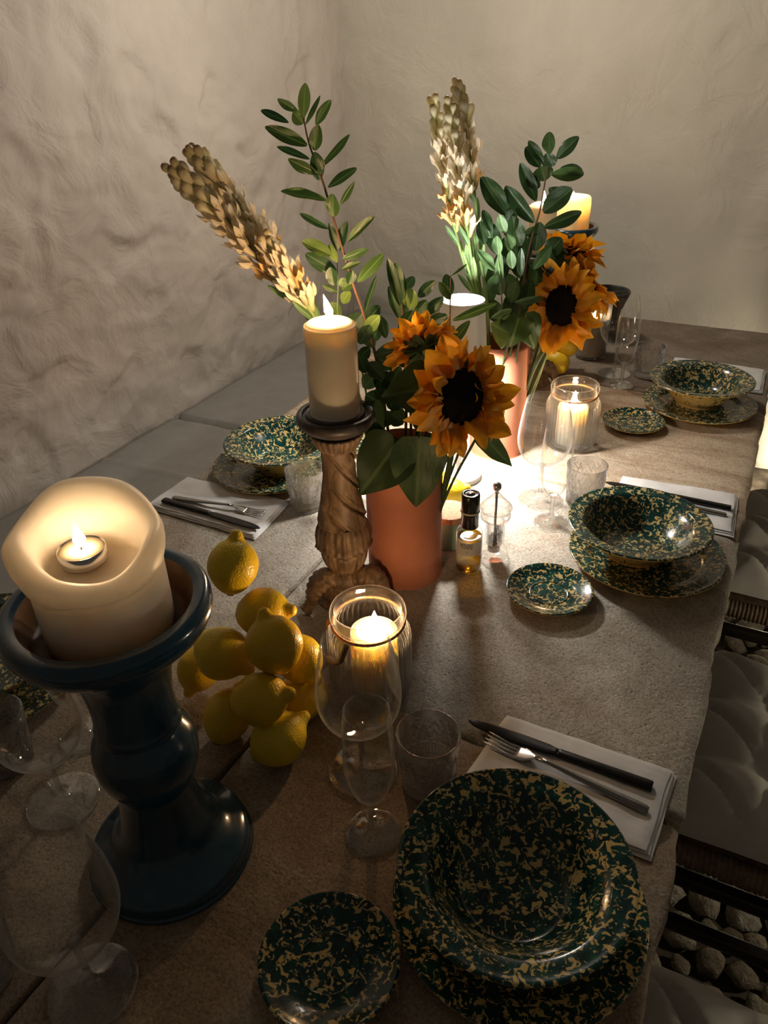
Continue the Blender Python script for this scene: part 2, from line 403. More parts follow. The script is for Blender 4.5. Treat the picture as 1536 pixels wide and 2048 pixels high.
M['seed'] = plain('sunflower_seed_disc', (0.014, 0.009, 0.007), 0.9, var=0.6, scale=300, bmp=0.8, bscale=420, spec=0.1)
M['bud'] = m_axis('tuberose_bud', [(0.0, (0.42, 0.54, 0.20)), (0.25, (0.80, 0.78, 0.46)), (0.75, (0.95, 0.90, 0.68)), (1.0, (0.90, 0.76, 0.56))], 2, 0.45, 0.5)
M['budtip'] = m_axis('young_tuberose_bud', [(0.0, (0.46, 0.56, 0.22)), (0.55, (0.88, 0.86, 0.56)), (0.88, (0.84, 0.72, 0.48)), (1.0, (0.50, 0.30, 0.20))], 2, 0.45, 0.5)
M['floret'] = m_axis('tuberose_floret', [(0.0, (0.40, 0.44, 0.16)), (0.3, (0.84, 0.72, 0.48)), (1.0, (0.92, 0.82, 0.66))], 2, 0.5, 0.4)
M['wilt'] = m_axis('wilted_floret', [(0.0, (0.36, 0.36, 0.12)), (0.4, (0.80, 0.55, 0.24)), (1.0, (0.72, 0.42, 0.16))], 2, 0.6, 0.25)
M['pot'] = plain('dark_green_pot_glaze', (0.016, 0.019, 0.014), 0.5, var=0.8, scale=90, bmp=0.2)
M['lantern_metal'] = plain('black_lantern_metal', (0.02, 0.02, 0.02), 0.5, 0.6)

# ================================================================== SETTING
WX, WY = -1.77, 3.18
def wall_left():
    def fn(u, v):
        y = -1.2 + u * (WY + 1.2 + 0.12); z = v * 2.9
        d = 0.018 * fr(y * 1.6, z * 1.7, 3.1) + 0.011 * fr(y * 4.4, z * 4.8, 1.7) + 0.008 * fr(y * 10, z * 11, 5) + 0.005 * fr(y * 22, z * 24, 8)
        p = fr(y * 7.3 + 9, z * 7.3, 8.2)
        if p > 0.25: d -= min(.011, (p - 0.25) * 0.10)
        d -= 0.02
        return (WX + d, y, z)
    return grid(330, 230, fn)
def wall_back():
    def fn(u, v):
        x = 1.9 - u * (1.9 - WX + 0.12); z = v * 2.9
        d = 0.02 * fr(x * 1.8, z * 1.8, 13.1) + 0.011 * fr(x * 5, z * 5, 11.7) + 0.005 * fr(x * 14, z * 14, 5)
        return (x, WY + d, z)
    return grid(150, 120, fn)
struct(mk('wall_left', wall_left(), M['plaster_l']))
struct(mk('wall_back', wall_back(), M['plaster_b']))
floor = struct(mk('floor', grid(60, 60, lambda u, v: (-1.9 + 4.2 * u, -1.2 + 4.5 * v, 0.006 * fr(u * 40, v * 40, 1) - 0.006)), M['earth']))

# river cobbles bedded in the floor, seen past the table's long edge
cob = []
for k in range(9):
    bm = bmesh.new(); bmesh.ops.create_icosphere(bm, subdivisions=2, radius=1.0)
    ex, ey, ez = random.uniform(0.8, 1.25), random.uniform(0.6, 0.85), random.uniform(0.5, 0.68)
    for p in bm.verts:
        s = 1 + 0.34 * fr(p.co.x * 1.2 + k * 7, p.co.y * 1.2, p.co.z * 1.2) + 0.20 * fr(p.co.x * 2.7, p.co.y * 2.7 + k * 5, p.co.z * 2.7)
        p.co = Vector((p.co.x * ex * s, p.co.y * ey * s, p.co.z * ez * s))
    me = bpy.data.meshes.new('cobble'); bm.to_mesh(me); bm.free(); me.materials.append(M['cobble'])
    me.polygons.foreach_set('use_smooth', [True] * len(me.polygons)); cob.append(me)
rnd = random.Random(3); placed = []
tries = 0
while len(placed) < 290 and tries < 14000:
    tries += 1
    x, y, r = rnd.uniform(0.0, 0.46), rnd.uniform(0.62, 2.5), rnd.uniform(0.022, 0.052)
    if all((x - a) ** 2 + (y - b) ** 2 > (0.74 * (r + q)) ** 2 for a, b, q in placed):
        placed.append((x, y, r))
        o = inst('cobble', cob[rnd.randrange(9)], floor, Matrix.Translation((x, y, r * 0.32)) @ Matrix.Rotation(rnd.uniform(0, 6.28), 4, 'Z') @ Matrix.Rotation(rnd.uniform(-0.3, 0.3), 4, 'X') @ Matrix.Diagonal((r, r, r, 1)))

# masonry bench along the left wall with canvas pads
tag(mk('masonry_bench', rbox(0.60, 4.2, 0.42, 0.02, 3, (WX + 0.325, 1.0, 0.21)), M['plaster_l']), 'low whitewashed masonry bench running along the lumpy left wall', 'bench')
def pad(y0, y1, creases):
    def h(u, v):
        e = min(u, 1 - u) * 0.6; g = min(v, 1 - v) * (y1 - y0)
        r = 0.018; q = min(1, min(e, g) / r)
        z = 0.05 * math.sqrt(max(0, 1 - (1 - q) ** 2)) if q < 1 else 0.05
        y = y0 + v * (y1 - y0)
        for c, a in creases:
            z += a * math.exp(-((y - c - 0.03 * (u - 0.5)) / 0.012) ** 2)
        return z + 0.003 * fr(u * 5, y * 7, 2)
    n, k = 40, 90
    top = grid(n, k, lambda u, v: (WX + 0.002 + 0.6 * u, y0 + 0.004 + v * (y1 - y0 - 0.008), 0.42 + h(u, v)))
    bot = grid(n, k, lambda u, v: (WX + 0.002 + 0.6 * u, y0 + 0.004 + v * (y1 - y0 - 0.008), 0.4205))
    return join(top, (bot[0], [tuple(reversed(q)) for q in bot[1]]))
for (y0, y1, cr, lb) in ((-0.2, 0.78, [], 'white canvas bench pad nearest the camera behind the big candle'),
                         (0.78, 1.83, [(1.49, 0.006), (1.30, 0.005)], 'white canvas bench pad beside the left napkin and speckled bowl'),
                         (1.83, 3.15, [(2.3, 0.004)], 'white canvas bench pad at the corner of the two walls')):
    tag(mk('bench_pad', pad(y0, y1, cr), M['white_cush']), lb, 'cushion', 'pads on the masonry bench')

# ------------------------------------------------------------------ stone table
table = thing('stone_table', 'long table topped with worn sandstone slabs, set for dinner', 'table', (-0.51, 1.2, 0))
TX0, TX1, TY0, TY1 = -1.055, 0.034, -0.12, 2.575
OFF = Vector((-0.51, 1.2, 0))
def slab(name, quad, mat, outer, chips=(), seed=0, n=30):
    """quad: corners (x0y0, x1y0, x1y1, x0y1); outer: which sides are free edges (left, near, right, far)"""
    a, b, c, d = [Vector((*p, 0)) for p in quad]; T = 0.07
    def pos(u, v):
        p = (a * (1 - u) + b * u) * (1 - v) + (d * (1 - u) + c * u) * v
        x, y = p.x, p.y; z = TZ + 0.0012 * fr(x * 6, y * 6, seed) + 0.0006 * fr(x * 25, y * 25, seed)
        L, W = (d - a).length, (b - a).length
        e = {'l': u * W, 'r': (1 - u) * W, 'n': v * L, 'f': (1 - v) * L}
        for k, dist in e.items():
            free = k in outer; jit = (0.006 if free else 0.0022)
            j = jit * (fr(x * 14, y * 14, seed + 4) + 0.6 * fr(x * 45, y * 45, seed + 9)) * math.exp(-dist / 0.02)
            g = -(0.0 if free else 0.004) * math.exp(-dist / 0.01)
            if k == 'l': x += j - g
            elif k == 'r': x += j + g
            elif k == 'n': y += j - g
            else: y += j + g
            if dist < 0.012: z -= (0.004 if free else 0.0022) * (1 - dist / 0.012) ** 2 * (1 + fr(x * 30, y * 30, 3))
        for (cx, cy, r, dep) in chips:
            q = math.hypot(x - cx, (y - cy) * 1.3) / r + 0.35 * fr(x * 40, y * 40, 5)
            if q < 1: z -= dep * min(1, (1 - q) * 2.5)
        return x - OFF.x, y - OFF.y, z
    # denser samples along the borders
    us = [0, 0.006, 0.014, 0.03] + [0.03 + 0.94 * i / n for i in range(1, n)] + [0.97, 0.986, 0.994, 1]
    m = len(us); v = []; f = []
    for t_ in us:
        for s_ in us: v.append(pos(s_, t_))
    f = [(j*m+i, j*m+i+1, (j+1)*m+i+1, (j+1)*m+i) for j in range(m-1) for i in range(m-1)]
    ring = [i for i in range(m)] + [j*m+m-1 for j in range(1, m)] + [(m-1)*m+i for i in range(m-2, -1, -1)] + [j*m for j in range(m-2, 0, -1)]
    prev = ring
    for lev, (zz, k) in enumerate(((-0.018, 0.004), (-0.045, 0.007), (-T, 0.0))):
        cur = []
        for i in ring:
            x, y, z = v[i]; q = k * fr(x * 22, y * 22, lev + seed)
            cx_, cy_ = (a.x + c.x) / 2 - OFF.x, (a.y + c.y) / 2 - OFF.y
            dx, dy = x - cx_, y - cy_; dl = math.hypot(dx, dy)
            cur.append(len(v)); v.append((x + dx / dl * (q - 0.001 * lev), y + dy / dl * (q - 0.001 * lev), TZ + zz + 0.002 * fr(x * 20, y * 20, lev)))
        for i in range(len(ring)):
            j = (i + 1) % len(ring); f.append((prev[i], cur[i], cur[j], prev[j]))
        prev = cur
    f.append(tuple(prev))
    return mk(name, (v, f), mat, table)
JX = -0.637
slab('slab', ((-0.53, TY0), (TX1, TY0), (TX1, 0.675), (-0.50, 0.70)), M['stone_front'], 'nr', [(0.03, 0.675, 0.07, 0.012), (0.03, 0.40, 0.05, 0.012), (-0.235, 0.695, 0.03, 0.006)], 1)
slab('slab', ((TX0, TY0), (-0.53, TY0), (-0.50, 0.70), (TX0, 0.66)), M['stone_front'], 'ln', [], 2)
slab('slab', ((JX, 0.69), (TX1, 0.675), (TX1, 1.345), (JX, 1.455)), M['stone'], 'r', [(0.034, 1.0, 0.075, 0.007), (0.034, 1.345, 0.03, 0.01), (-0.2, 0.68, 0.03, 0.008)], 3)
slab('slab', ((TX0, 0.66), (JX, 0.69), (JX, 1.32), (TX0, 1.30)), M['stone'], 'l', [], 4)
slab('slab', ((JX, 1.455), (TX1, 1.345), (TX1, 1.95), (JX, 1.98)), M['stone_red'], 'r', [(0.034, 1.345, 0.02, 0.01)], 5)
slab('slab', ((TX0, 1.30), (JX, 1.32), (JX, 1.98), (TX0, 1.96)), M['stone_red'], 'l', [], 6)
slab('slab', ((JX, 1.98), (TX1, 1.95), (TX1, TY1), (JX, TY1)), M['stone_dark'], 'rf', [], 7)
slab('slab', ((TX0, 1.96), (JX, 1.98), (JX, TY1), (TX0, TY1)), M['stone_dark'], 'lf', [], 8)
mk('bed', rbox(1.05, 2.64, 0.05, 0.004, 1, (-0.51 - OFF.x, 1.228 - OFF.y, TZ - 0.036)), M['mortar'], table)
for yy in (0.35, 2.05):
    mk('pedestal', rbox(0.5, 0.34, TZ - 0.071, 0.015, 2, (0, yy - OFF.y, (TZ - 0.071) / 2)), M['plaster_l'], table)

# ------------------------------------------------------------------ rush-seated chairs with tufted cushions
def rail(p, q, r, per=0.0085):
    p, q = Vector(p), Vector(q); n = int((q - p).length / (per / 5))
    return tube([p.lerp(q, i / n) for i in range(n + 1)], [r * (0.86 + 0.14 * abs(math.sin(PI * i / 5))) for i in range(n + 1)], 10)
def make_chair(label):
    t = thing('rush_chair', label, 'chair', (0, 0, 0), 0, 'rush seated chairs along the table')
    W, D = 0.44, 0.43      # width along y, depth along x; faces -x
    x0, x1, y0, y1 = 0.0, D, -W / 2, W / 2
    r = 0.021; z = 0.425
    st = join(rail((x0, y0, z), (x1, y0, z), r), rail((x0, y1, z), (x1, y1, z), r), rail((x0, y0, z), (x0, y1, z), r), rail((x1, y0, z), (x1, y1, z), r),
              rbox(D - 0.02, W - 0.02, 0.03, 0.01, 2, (D / 2, 0, z)))
    mk('rush_seat', st, M['rush'], t)
    for (x, y, h) in ((x0, y0, 0.44), (x0, y1, 0.44)):
        mk('leg', tube([(x, y, 0), (x, y, h * 0.5), (x, y, h)], [0.015, 0.018, 0.018], 12), M['darkwood'], t)
    for y in (y0, y1):
        mk('back_post', tube([(x1 + 0.02, y, 0), (x1, y, 0.42), (x1 + 0.03, y, 0.7), (x1 + 0.09, y, 0.95)], [0.016, 0.019, 0.017, 0.013], 12), M['darkwood'], t)
        for zz in (0.385, 0.262):
            mk('stretcher', rbox(D, 0.024, 0.026, 0.005, 2, (D / 2, y, zz - 0.02)), M['darkwood'], t)
    for zz in (0.62, 0.76, 0.89):
        k = (zz - 0.42) * 0.14
        mk('back_slat', rbox(0.014, W, 0.07, 0.005, 2, (x1 + 0.01 + k, 0, zz)), M['darkwood'], t)
    mk('front_stretcher', tube([(x0, y0, 0.25), (x0, y1, 0.25)], 0.011, 10), M['darkwood'], t)
    return t
def cushion_mesh(seed):
    S = 0.45
    def hgt(u, v):
        x, y = (u - 0.5) * S, (v - 0.5) * S
        e = min(min(u, 1 - u), min(v, 1 - v)) / 0.14; e = min(1, e)
        edge = math.sqrt(max(0, 1 - (1 - e) ** 2))
        g = 0.15; a, b = x / g * PI, y / g * PI
        puff = (abs(math.cos(a)) ** 0.55) * (abs(math.cos(b)) ** 0.55)
        crease = 1 - 0.55 * math.exp(-(min(abs(((x + y) / g + 0.5) % 1 - 0.5), 1) / 0.07) ** 2)
        return 0.024 + edge * (0.022 + 0.044 * puff * crease + 0.010 * fr(x * 9, y * 9, seed) + 0.004 * fr(x * 26, y * 26, seed))
    def px(u, v):
        w = 1 + 0.015 * fr(u * 4, v * 4, seed)
        return ((u - 0.5) * S * w, (v - 0.5) * S * w)
    n = 46
    top = grid(n, n, lambda u, v: (*px(u, v), hgt(u, v)))
    bot = grid(n, n, lambda u, v: (*px(u, v), 0.024 - 0.022 * min(1, min(min(u, 1-u), min(v, 1-v)) / 0.07)))
    return join(top, (bot[0], [tuple(reversed(q)) for q in bot[1]]))
ch = make_chair('rush seated chair nearest the camera, beside the front place setting')
ch.location = (0.015, 0.43, 0)
ch2 = dup(ch, (0.018, 1.105, 0), 0, 'rush seated chair in the middle of the row, below the front white napkin')
ch3 = dup(ch, (0.02, 1.79, 0), 0, 'rush seated chair farthest along the row, near the back wall')
for k, (yy, lb) in enumerate(((0.43, 'grey tufted seat cushion in the bottom right corner'), (1.105, 'grey tufted seat cushion in the middle of the chair row'), (1.79, 'grey tufted seat cushion farthest from the camera'))):
    tag(mk('seat_cushion', cushion_mesh(k * 3.3), M['cush'], None, True, (0.235, yy, 0.4485)), lb, 'cushion', 'tufted cushions on the chairs')

# ------------------------------------------------------------------ lantern on the ground past the far chair (lights the wall's lower right corner)
def lantern(label, loc, power):
    ln = thing('floor_lantern', label, 'lantern', loc, 0, 'floor lanterns')
    mk('base_plate', rbox(0.16, 0.16, 0.015, 0.003, 1, (0, 0, 0.0075)), M['lantern_metal'], ln)
    mk('cap', join(rbox(0.16, 0.16, 0.012, 0.003, 1, (0, 0, 0.27)), lathe([(0.07, 0.276), (0.03, 0.31), (0.0, 0.315)], 24)), M['lantern_metal'], ln)
    for sx in (-1, 1):
        for sy in (-1, 1):
            mk('post', tube([(0.07*sx, 0.07*sy, 0.01), (0.07*sx, 0.07*sy, 0.27)], 0.005, 8), M['lantern_metal'], ln)
    mk('bulb', lathe(smoothprof([(0.0, 0.08), (0.018, 0.082), (0.026, 0.11), (0.02, 0.14), (0.0, 0.15)], 4), 24), m_emit('lantern_bulb', (1.0, 0.86, 0.62), power), ln)
    mk('bulb_holder', lathe([(0.0, 0.015), (0.02, 0.015), (0.014, 0.08), (0.0, 0.08)], 20), M['lantern_metal'], ln)
    return ln
lantern('small black floor lantern standing by the back wall', (0.23, 2.98, 0.025), LANTERN * 25)
pl = lantern('added black lantern on a short post, out of view, brightening the chair cushions', (0.98, 1.25, 0.58), LANTERN * 30)  # unseen extra lantern, added to light the cushions and cobbles
mk('support_post', join(tube([(0, 0, -.57), (0, 0, 0)], .014, 10), rbox(.2, .2, .02, .004, 1, (0, 0, -.57))), M['lantern_metal'], pl)

# ------------------------------------------------------------------ pendant globe added above the table, out of view, to brighten the walls
pd = thing('fill_pendant', 'added opal globe pendant, out of view above the far table end, brightening the walls', 'lamp', (-0.86, 2.12, 1.91))
mk('globe', lathe(smoothprof([(0, -.09), (.045, -.078), (.078, -.045), (.09, 0), (.078, .045), (.045, .078), (0, .09)], 4), 40), m_emit('fill_pendant_glow', (1.0, 0.90, 0.77), PENDANT_FILL), pd)
mk('collar', lathe([(.0, .085), (.035, .085), (.03, .12), (.008, .135), (0, .135)], 28), M['lantern_metal'], pd)
mk('cord', tube([(0, 0, .13), (0, 0, .895)], .004, 8), M['lantern_metal'], pd)
tag(mk('ceiling_beam', rbox(3.3, 0.14, 0.16, 0.01, 2, (-0.03, 2.12, 2.885)), M['darkwood']), 'dark wooden beam added out of view to hang the added pendant', 'beam')  # added along with the pendant to carry its cord

# ================================================================== TABLEWARE
def dish_mesh(top, bot, n=80, drip=0.0):
    tp, bp = smoothprof(top, 4), smoothprof(bot, 3)
    a = lathe(tp, n); b = lathe(bp, n)
    v, f = list(a[0]), list(a[1]); mi = [0] * len(a[1]); o = len(v)
    v += b[0]; f += [tuple(i + o for i in q) for q in b[1]]; mi += [1] * len(b[1])
    f = [tuple(reversed(q)) for q in f]
    return v, f, mi
def shared(name, vf, mats):
    o = mk(name, vf, mats); me = o.data; bpy.data.objects.remove(o); return me
PLATE = shared('dinner_plate', dish_mesh([(0, .0085), (.05, .0085), (.088, .009), (.096, .013), (.104, .0165), (.125, .020), (.131, .0215), (.133, .020)],
                                         [(.133, .020), (.130, .0165), (.105, .0115), (.092, .006), (.086, .0), (.080, .0), (.078, .004), (0, .004)]), [M['speckle'], M['cream']])
BOWL = shared('soup_bowl', dish_mesh([(0, .012), (.045, .0125), (.058, .016), (.072, .030), (.086, .050), (.094, .058), (.099, .0605), (.112, .0625), (.119, .0640), (.122, .0625)],
                                     [(.122, .0625), (.119, .0585), (.102, .0545), (.092, .050), (.080, .034), (.066, .014), (.056, .005), (.054, .0), (.048, .0), (.046, .006), (0, .007)]), [M['speckle'], M['cream']])
SAUCER = shared('side_saucer', dish_mesh([(0, .006), (.028, .006), (.0305, .0075), (.033, .0062), (.045, .0075), (.058, .012), (.067, .0165), (.070, .0172), (.0715, .0160)],
                                         [(.0715, .0160), (.069, .0125), (.055, .005), (.042, .0), (.036, .0), (.034, .003), (0, .003)]), [M['speckle'], M['cream']])
settings = [  # plate xy, bowl xy, saucer xy, words
    ((-.108, .482), (-.115, .485), (-.2585, .342), 'in the shadowed front right setting', True),
    ((-.110, 1.195), (-.130, 1.203), (-.233, 1.024), 'in the middle right setting behind the saucer', True),
    ((-.116, 1.905), (-.121, 1.925), (-.240, 1.740), 'in the far right setting by the back wall', True),
    ((-.900, 1.205), (-.888, 1.222), (-.782, 1.393), 'on the left side of the table near the bench', True),
    ((-.920, .478), (-.920, .481), None, 'at the left frame edge behind the big candle holder', True)]
for k, (p, b, s, wd, _) in enumerate(settings):
    o = inst('dinner_plate', PLATE, None, Matrix.Translation((p[0], p[1], TZ + .0018)) @ Matrix.Rotation(k * 1.3, 4, 'Z')); tag(o, 'green and cream speckled dinner plate ' + wd, 'plate', 'speckled dinner plates')
    o = inst('soup_bowl', BOWL, None, Matrix.Translation((b[0], b[1], TZ + .0108)) @ Matrix.Rotation(k * 2.1, 4, 'Z')); tag(o, 'wide rimmed green speckled bowl ' + wd, 'bowl', 'speckled bowls')
    if s:
        o = inst('side_saucer', SAUCER, None, Matrix.Translation((s[0], s[1], TZ + .0018)) @ Matrix.Rotation(k * .7, 4, 'Z'))
        tag(o, ('small dark speckled saucer at the bottom edge of the picture', 'small speckled saucer between the oil bottle and the middle bowl', 'small speckled saucer beside the far ribbed candle jar', 'small speckled saucer half hidden behind the carved candlestick')[k], 'saucer', 'speckled saucers')

# ------------------------------------------------------------------ napkins and cutlery
def napkin_mesh(cs, seed, layers=3, th=0.0032, flap=0.012):
    a, b, c, d = [Vector((*p, 0)) for p in cs]; parts = []
    nx, ny = 40, 26
    for L in range(layers):
        ins = flap * 0.35 * (layers - 1 - L) * (1 if L % 2 else 0.4)
        def P(u, v, top, L=L, ins=ins):
            uu, vv = u, v
            p = (a*(1-uu) + b*uu)*(1-vv) + (d*(1-uu) + c*uu)*vv
            q = Vector((p.x, p.y, 0))
            e = min(min(u, 1-u) * (b-a).length, min(v, 1-v) * (d-a).length)
            ro = math.sqrt(max(0, 1 - (1 - min(1, e / 0.003)) ** 2))
            mid = (L + 0.5) * th + 0.0016 * fr(q.x * 14, q.y * 14, seed + L) + 0.0012 * fr(q.x * 40, q.y * 40, seed)
            q.x += 0.002 * fr(p.y * 18, L * 3, seed) ; q.y += 0.0025 * fr(p.x * 13, L * 5, seed) + (L - 1) * flap * 0.28 * (1 - v)
            q.x += (1 - L) * flap * 0.3 * u
            h_ = th * 0.5 * ro
            hem = 0.0007 * math.exp(-((e - 0.009) / 0.0012) ** 2) if (top and L == layers - 1) else 0
            return (q.x, q.y, max(0.0002, mid + (h_ if top else -h_)) - hem + 0.0004)
        tp = grid(nx, ny, lambda u, v: P(u, v, True)); bt = grid(nx, ny, lambda u, v: P(u, v, False))
        parts += [tp, (bt[0], [tuple(reversed(q)) for q in bt[1]])]
    return join(*parts)
def rectpts(x0, x1, y0, y1, sk=(0, 0, 0, 0)):
    return [(x0, y0 + sk[0]), (x1, y0 + sk[1]), (x1, y1 + sk[2]), (x0, y1 + sk[3])]
def place_napkin(cs, label, seed):
    c = Vector((sum(p[0] for p in cs) / 4, sum(p[1] for p in cs) / 4))
    o = mk('napkin', napkin_mesh([(p[0]-c.x, p[1]-c.y) for p in cs], seed), M['linen'], None, True, (c.x, c.y, TZ + 0.001))
    return tag(o, label, 'napkin', 'folded white napkins')
place_napkin([(-.222, .606), (.006, .604), (.013, .735), (-.207, .734)], 'folded white napkin under knife and fork at the front right', 1)
place_napkin([(-.21, 1.335), (.02, 1.335), (.014, 1.487), (-.207, 1.472)], 'folded white napkin behind the middle speckled bowl', 2)
place_napkin([(-1.05, .968), (-.782, .962), (-.797, 1.098), (-1.05, 1.096)], 'folded white napkin at the left table edge under knife and fork', 3)
place_napkin([(-.222, 2.06), (.016, 2.055), (.014, 2.22), (-.222, 2.228)], 'folded white napkin behind the far speckled bowl', 4)

def loft(sections, n=12):
    """sections: (x, halfwidth, z, halfthick); rounded cross sections along x"""
    v = []; f = []
    for (x, w_, z, h_) in sections:
        for k in range(n):
            t = 2 * PI * k / n; cx_ = math.cos(t); sy_ = math.sin(t)
            v.append((x, w_ * math.copysign(abs(cx_) ** 0.6, cx_), z + h_ * math.copysign(abs(sy_) ** 0.6, sy_)))
    for i in range(len(sections) - 1):
        for k in range(n):
            j = (k + 1) % n; f.append((i*n+k, i*n+j, (i+1)*n+j, (i+1)*n+k))
    f.append(tuple(range(n-1, -1, -1))); f.append(tuple(range((len(sections)-1)*n, len(sections)*n)))
    return v, f
# blade tip at -x, handle end at +x
KH = shared('handle', loft([(0.0, .0055, .004, .003), (.004, .0062, .0042, .0036), (.06, .0068, .0042, .004), (.110, .0078, .0042, .004), (.117, .0078, .0042, .004), (.119, .007, .0042, .0034)]), [M['steel_black']])
KB = shared('blade', loft([(-.122, .001, .0036, .0006), (-.119, .0035, .0036, .0008), (-.112, .0065, .0036, .001), (-.095, .009, .0036, .0012), (-.06, .0102, .0037, .0014), (-.012, .0085, .0039, .0018), (-.003, .006, .004, .0026), (0.001, .0054, .004, .003)]), [M['steel_black']])
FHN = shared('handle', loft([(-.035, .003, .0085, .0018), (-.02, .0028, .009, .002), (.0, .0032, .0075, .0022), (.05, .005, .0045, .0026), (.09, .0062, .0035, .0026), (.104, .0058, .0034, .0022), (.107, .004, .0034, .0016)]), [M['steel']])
def fork_head():
    def zc(x):   # scooped head
        t = (x + .107) / .072; return .0095 * (t - .5) ** 2 * 1.9 + .0022 + .0042 * max(0, t - .6)
    xs = [-.035 - i * .004 for i in range(8)]
    wd = [.003, .0045, .007, .0095, .0108, .0112, .0112, .0110]
    plate = loft([(x, w_, zc(x), .0011) for x, w_ in zip(xs, wd)], 12)
    tines = []
    for k in range(4):
        y = (-1.5 + k) * .0062
        tines.append(xf(loft([(-.060, .0022, zc(-.060), .0011), (-.075, .0018, zc(-.075), .001), (-.095, .0014, zc(-.095), .0009), (-.106, .0007, zc(-.106), .0006)], 8), Matrix.Translation((0, y, 0))))
    return join(plate, *tines)
FHD = shared('fork_head', fork_head(), [M['steel_bright']])
def knife(tip, end, label, z=.0115):
    t, e = Vector(tip), Vector(end); d = e - t
    o = thing('table_knife', label, 'knife', (t.x + d.x * .505, t.y + d.y * .505, TZ + z), math.atan2(d.y, d.x), 'dinner knives')
    inst('handle', KH, o); inst('blade', KB, o); return o
def fork(tip, end, label, z=.0115):
    t, e = Vector(tip), Vector(end); d = e - t
    o = thing('table_fork', label, 'fork', (t.x + d.x * .5, t.y + d.y * .5, TZ + z), math.atan2(d.y, d.x), 'dinner forks')
    inst('handle', FHN, o); inst('fork_head', FHD, o); return o
knife((-.248, .698), (-.007, .693), 'dark table knife lying along the front right napkin')
fork((-.218, .680), (-.005, .657), 'steel fork with bright tines on the front right napkin')
knife((-.233, 1.420), (.009, 1.414), 'dark table knife behind the middle speckled bowl')
fork((-.21, 1.39), (.003, 1.387), 'steel fork half hidden behind the middle speckled bowl')
knife((-.784, .981), (-1.023, .988), 'table knife on the left napkin, nearer the lemons')
fork((-.806, 1.030), (-1.010, 1.006), 'table fork on the left napkin, nearer the speckled bowl')

# ------------------------------------------------------------------ glasses
def shell(outer, th):
    """outer profile bottom to rim -> closed thin shell"""
    inner = []
    for i, (r, z) in enumerate(outer):
        a = outer[max(0, i-1)]; b = outer[min(len(outer)-1, i+1)]
        dr, dz = b[0]-a[0], b[1]-a[1]; l = math.hypot(dr, dz) or 1
        inner.append((max(0.0, r - th * dz / l), z + th * dr / l))
    return list(outer) + [(outer[-1][0] - th * .5, outer[-1][1] + th * .5)] + inner[::-1]
def goblet(foot_r, stem_r, stem_z, bowl, foot_h=.012):
    foot = lathe(smoothprof([(0, 0), (foot_r * .6, 0), (foot_r - .0015, .0), (foot_r, .0012), (foot_r - .002, .0028), (foot_r * .55, .0045), (foot_r * .22, .0085), (stem_r * 1.5, foot_h)], 3), 64)
    stem = lathe(smoothprof([(stem_r * 1.5, foot_h), (stem_r * 1.05, foot_h + .012), (stem_r, (foot_h + stem_z) / 2), (stem_r * 1.15, stem_z - .008), (stem_r * 2.0, stem_z), (0, stem_z + .001)], 4), 24)
    b = lathe(shell(smoothprof(bowl, 5), .0013), 72)
    return foot, stem, b
WINE = goblet(.044, .0036, .080, [(0, .078), (.010, .0795), (.030, .088), (.045, .105), (.0515, .128), (.0505, .155), (.046, .185), (.0400, .216)])
FLUTE = goblet(.0325, .0042, .062, [(0, .058), (.008, .060), (.0185, .072), (.0255, .095), (.0285, .122), (.0285, .150), (.0270, .178), (.0252, .200)])
def fix(vf): return vf[0], [tuple(reversed(q)) for q in vf[1]]
GM = {}
for nm, g in (('wine', WINE), ('flute', FLUTE)):
    GM[nm] = (shared('foot', g[0], [M['glass_thick']]), shared('stem', g[1], [M['glass_stem']]), shared('bowl', g[2], [M['glass']]))
def glass(kind, xy, label):
    o = thing({'wine': 'wine_glass', 'flute': 'champagne_flute'}[kind], label, 'glass', (xy[0], xy[1], TZ + .0019), 0, {'wine': 'balloon wine glasses', 'flute': 'flute glasses'}[kind])
    for n_, me in zip(('foot', 'stem', 'bowl'), GM[kind]): inst(n_, me, o)
    return o
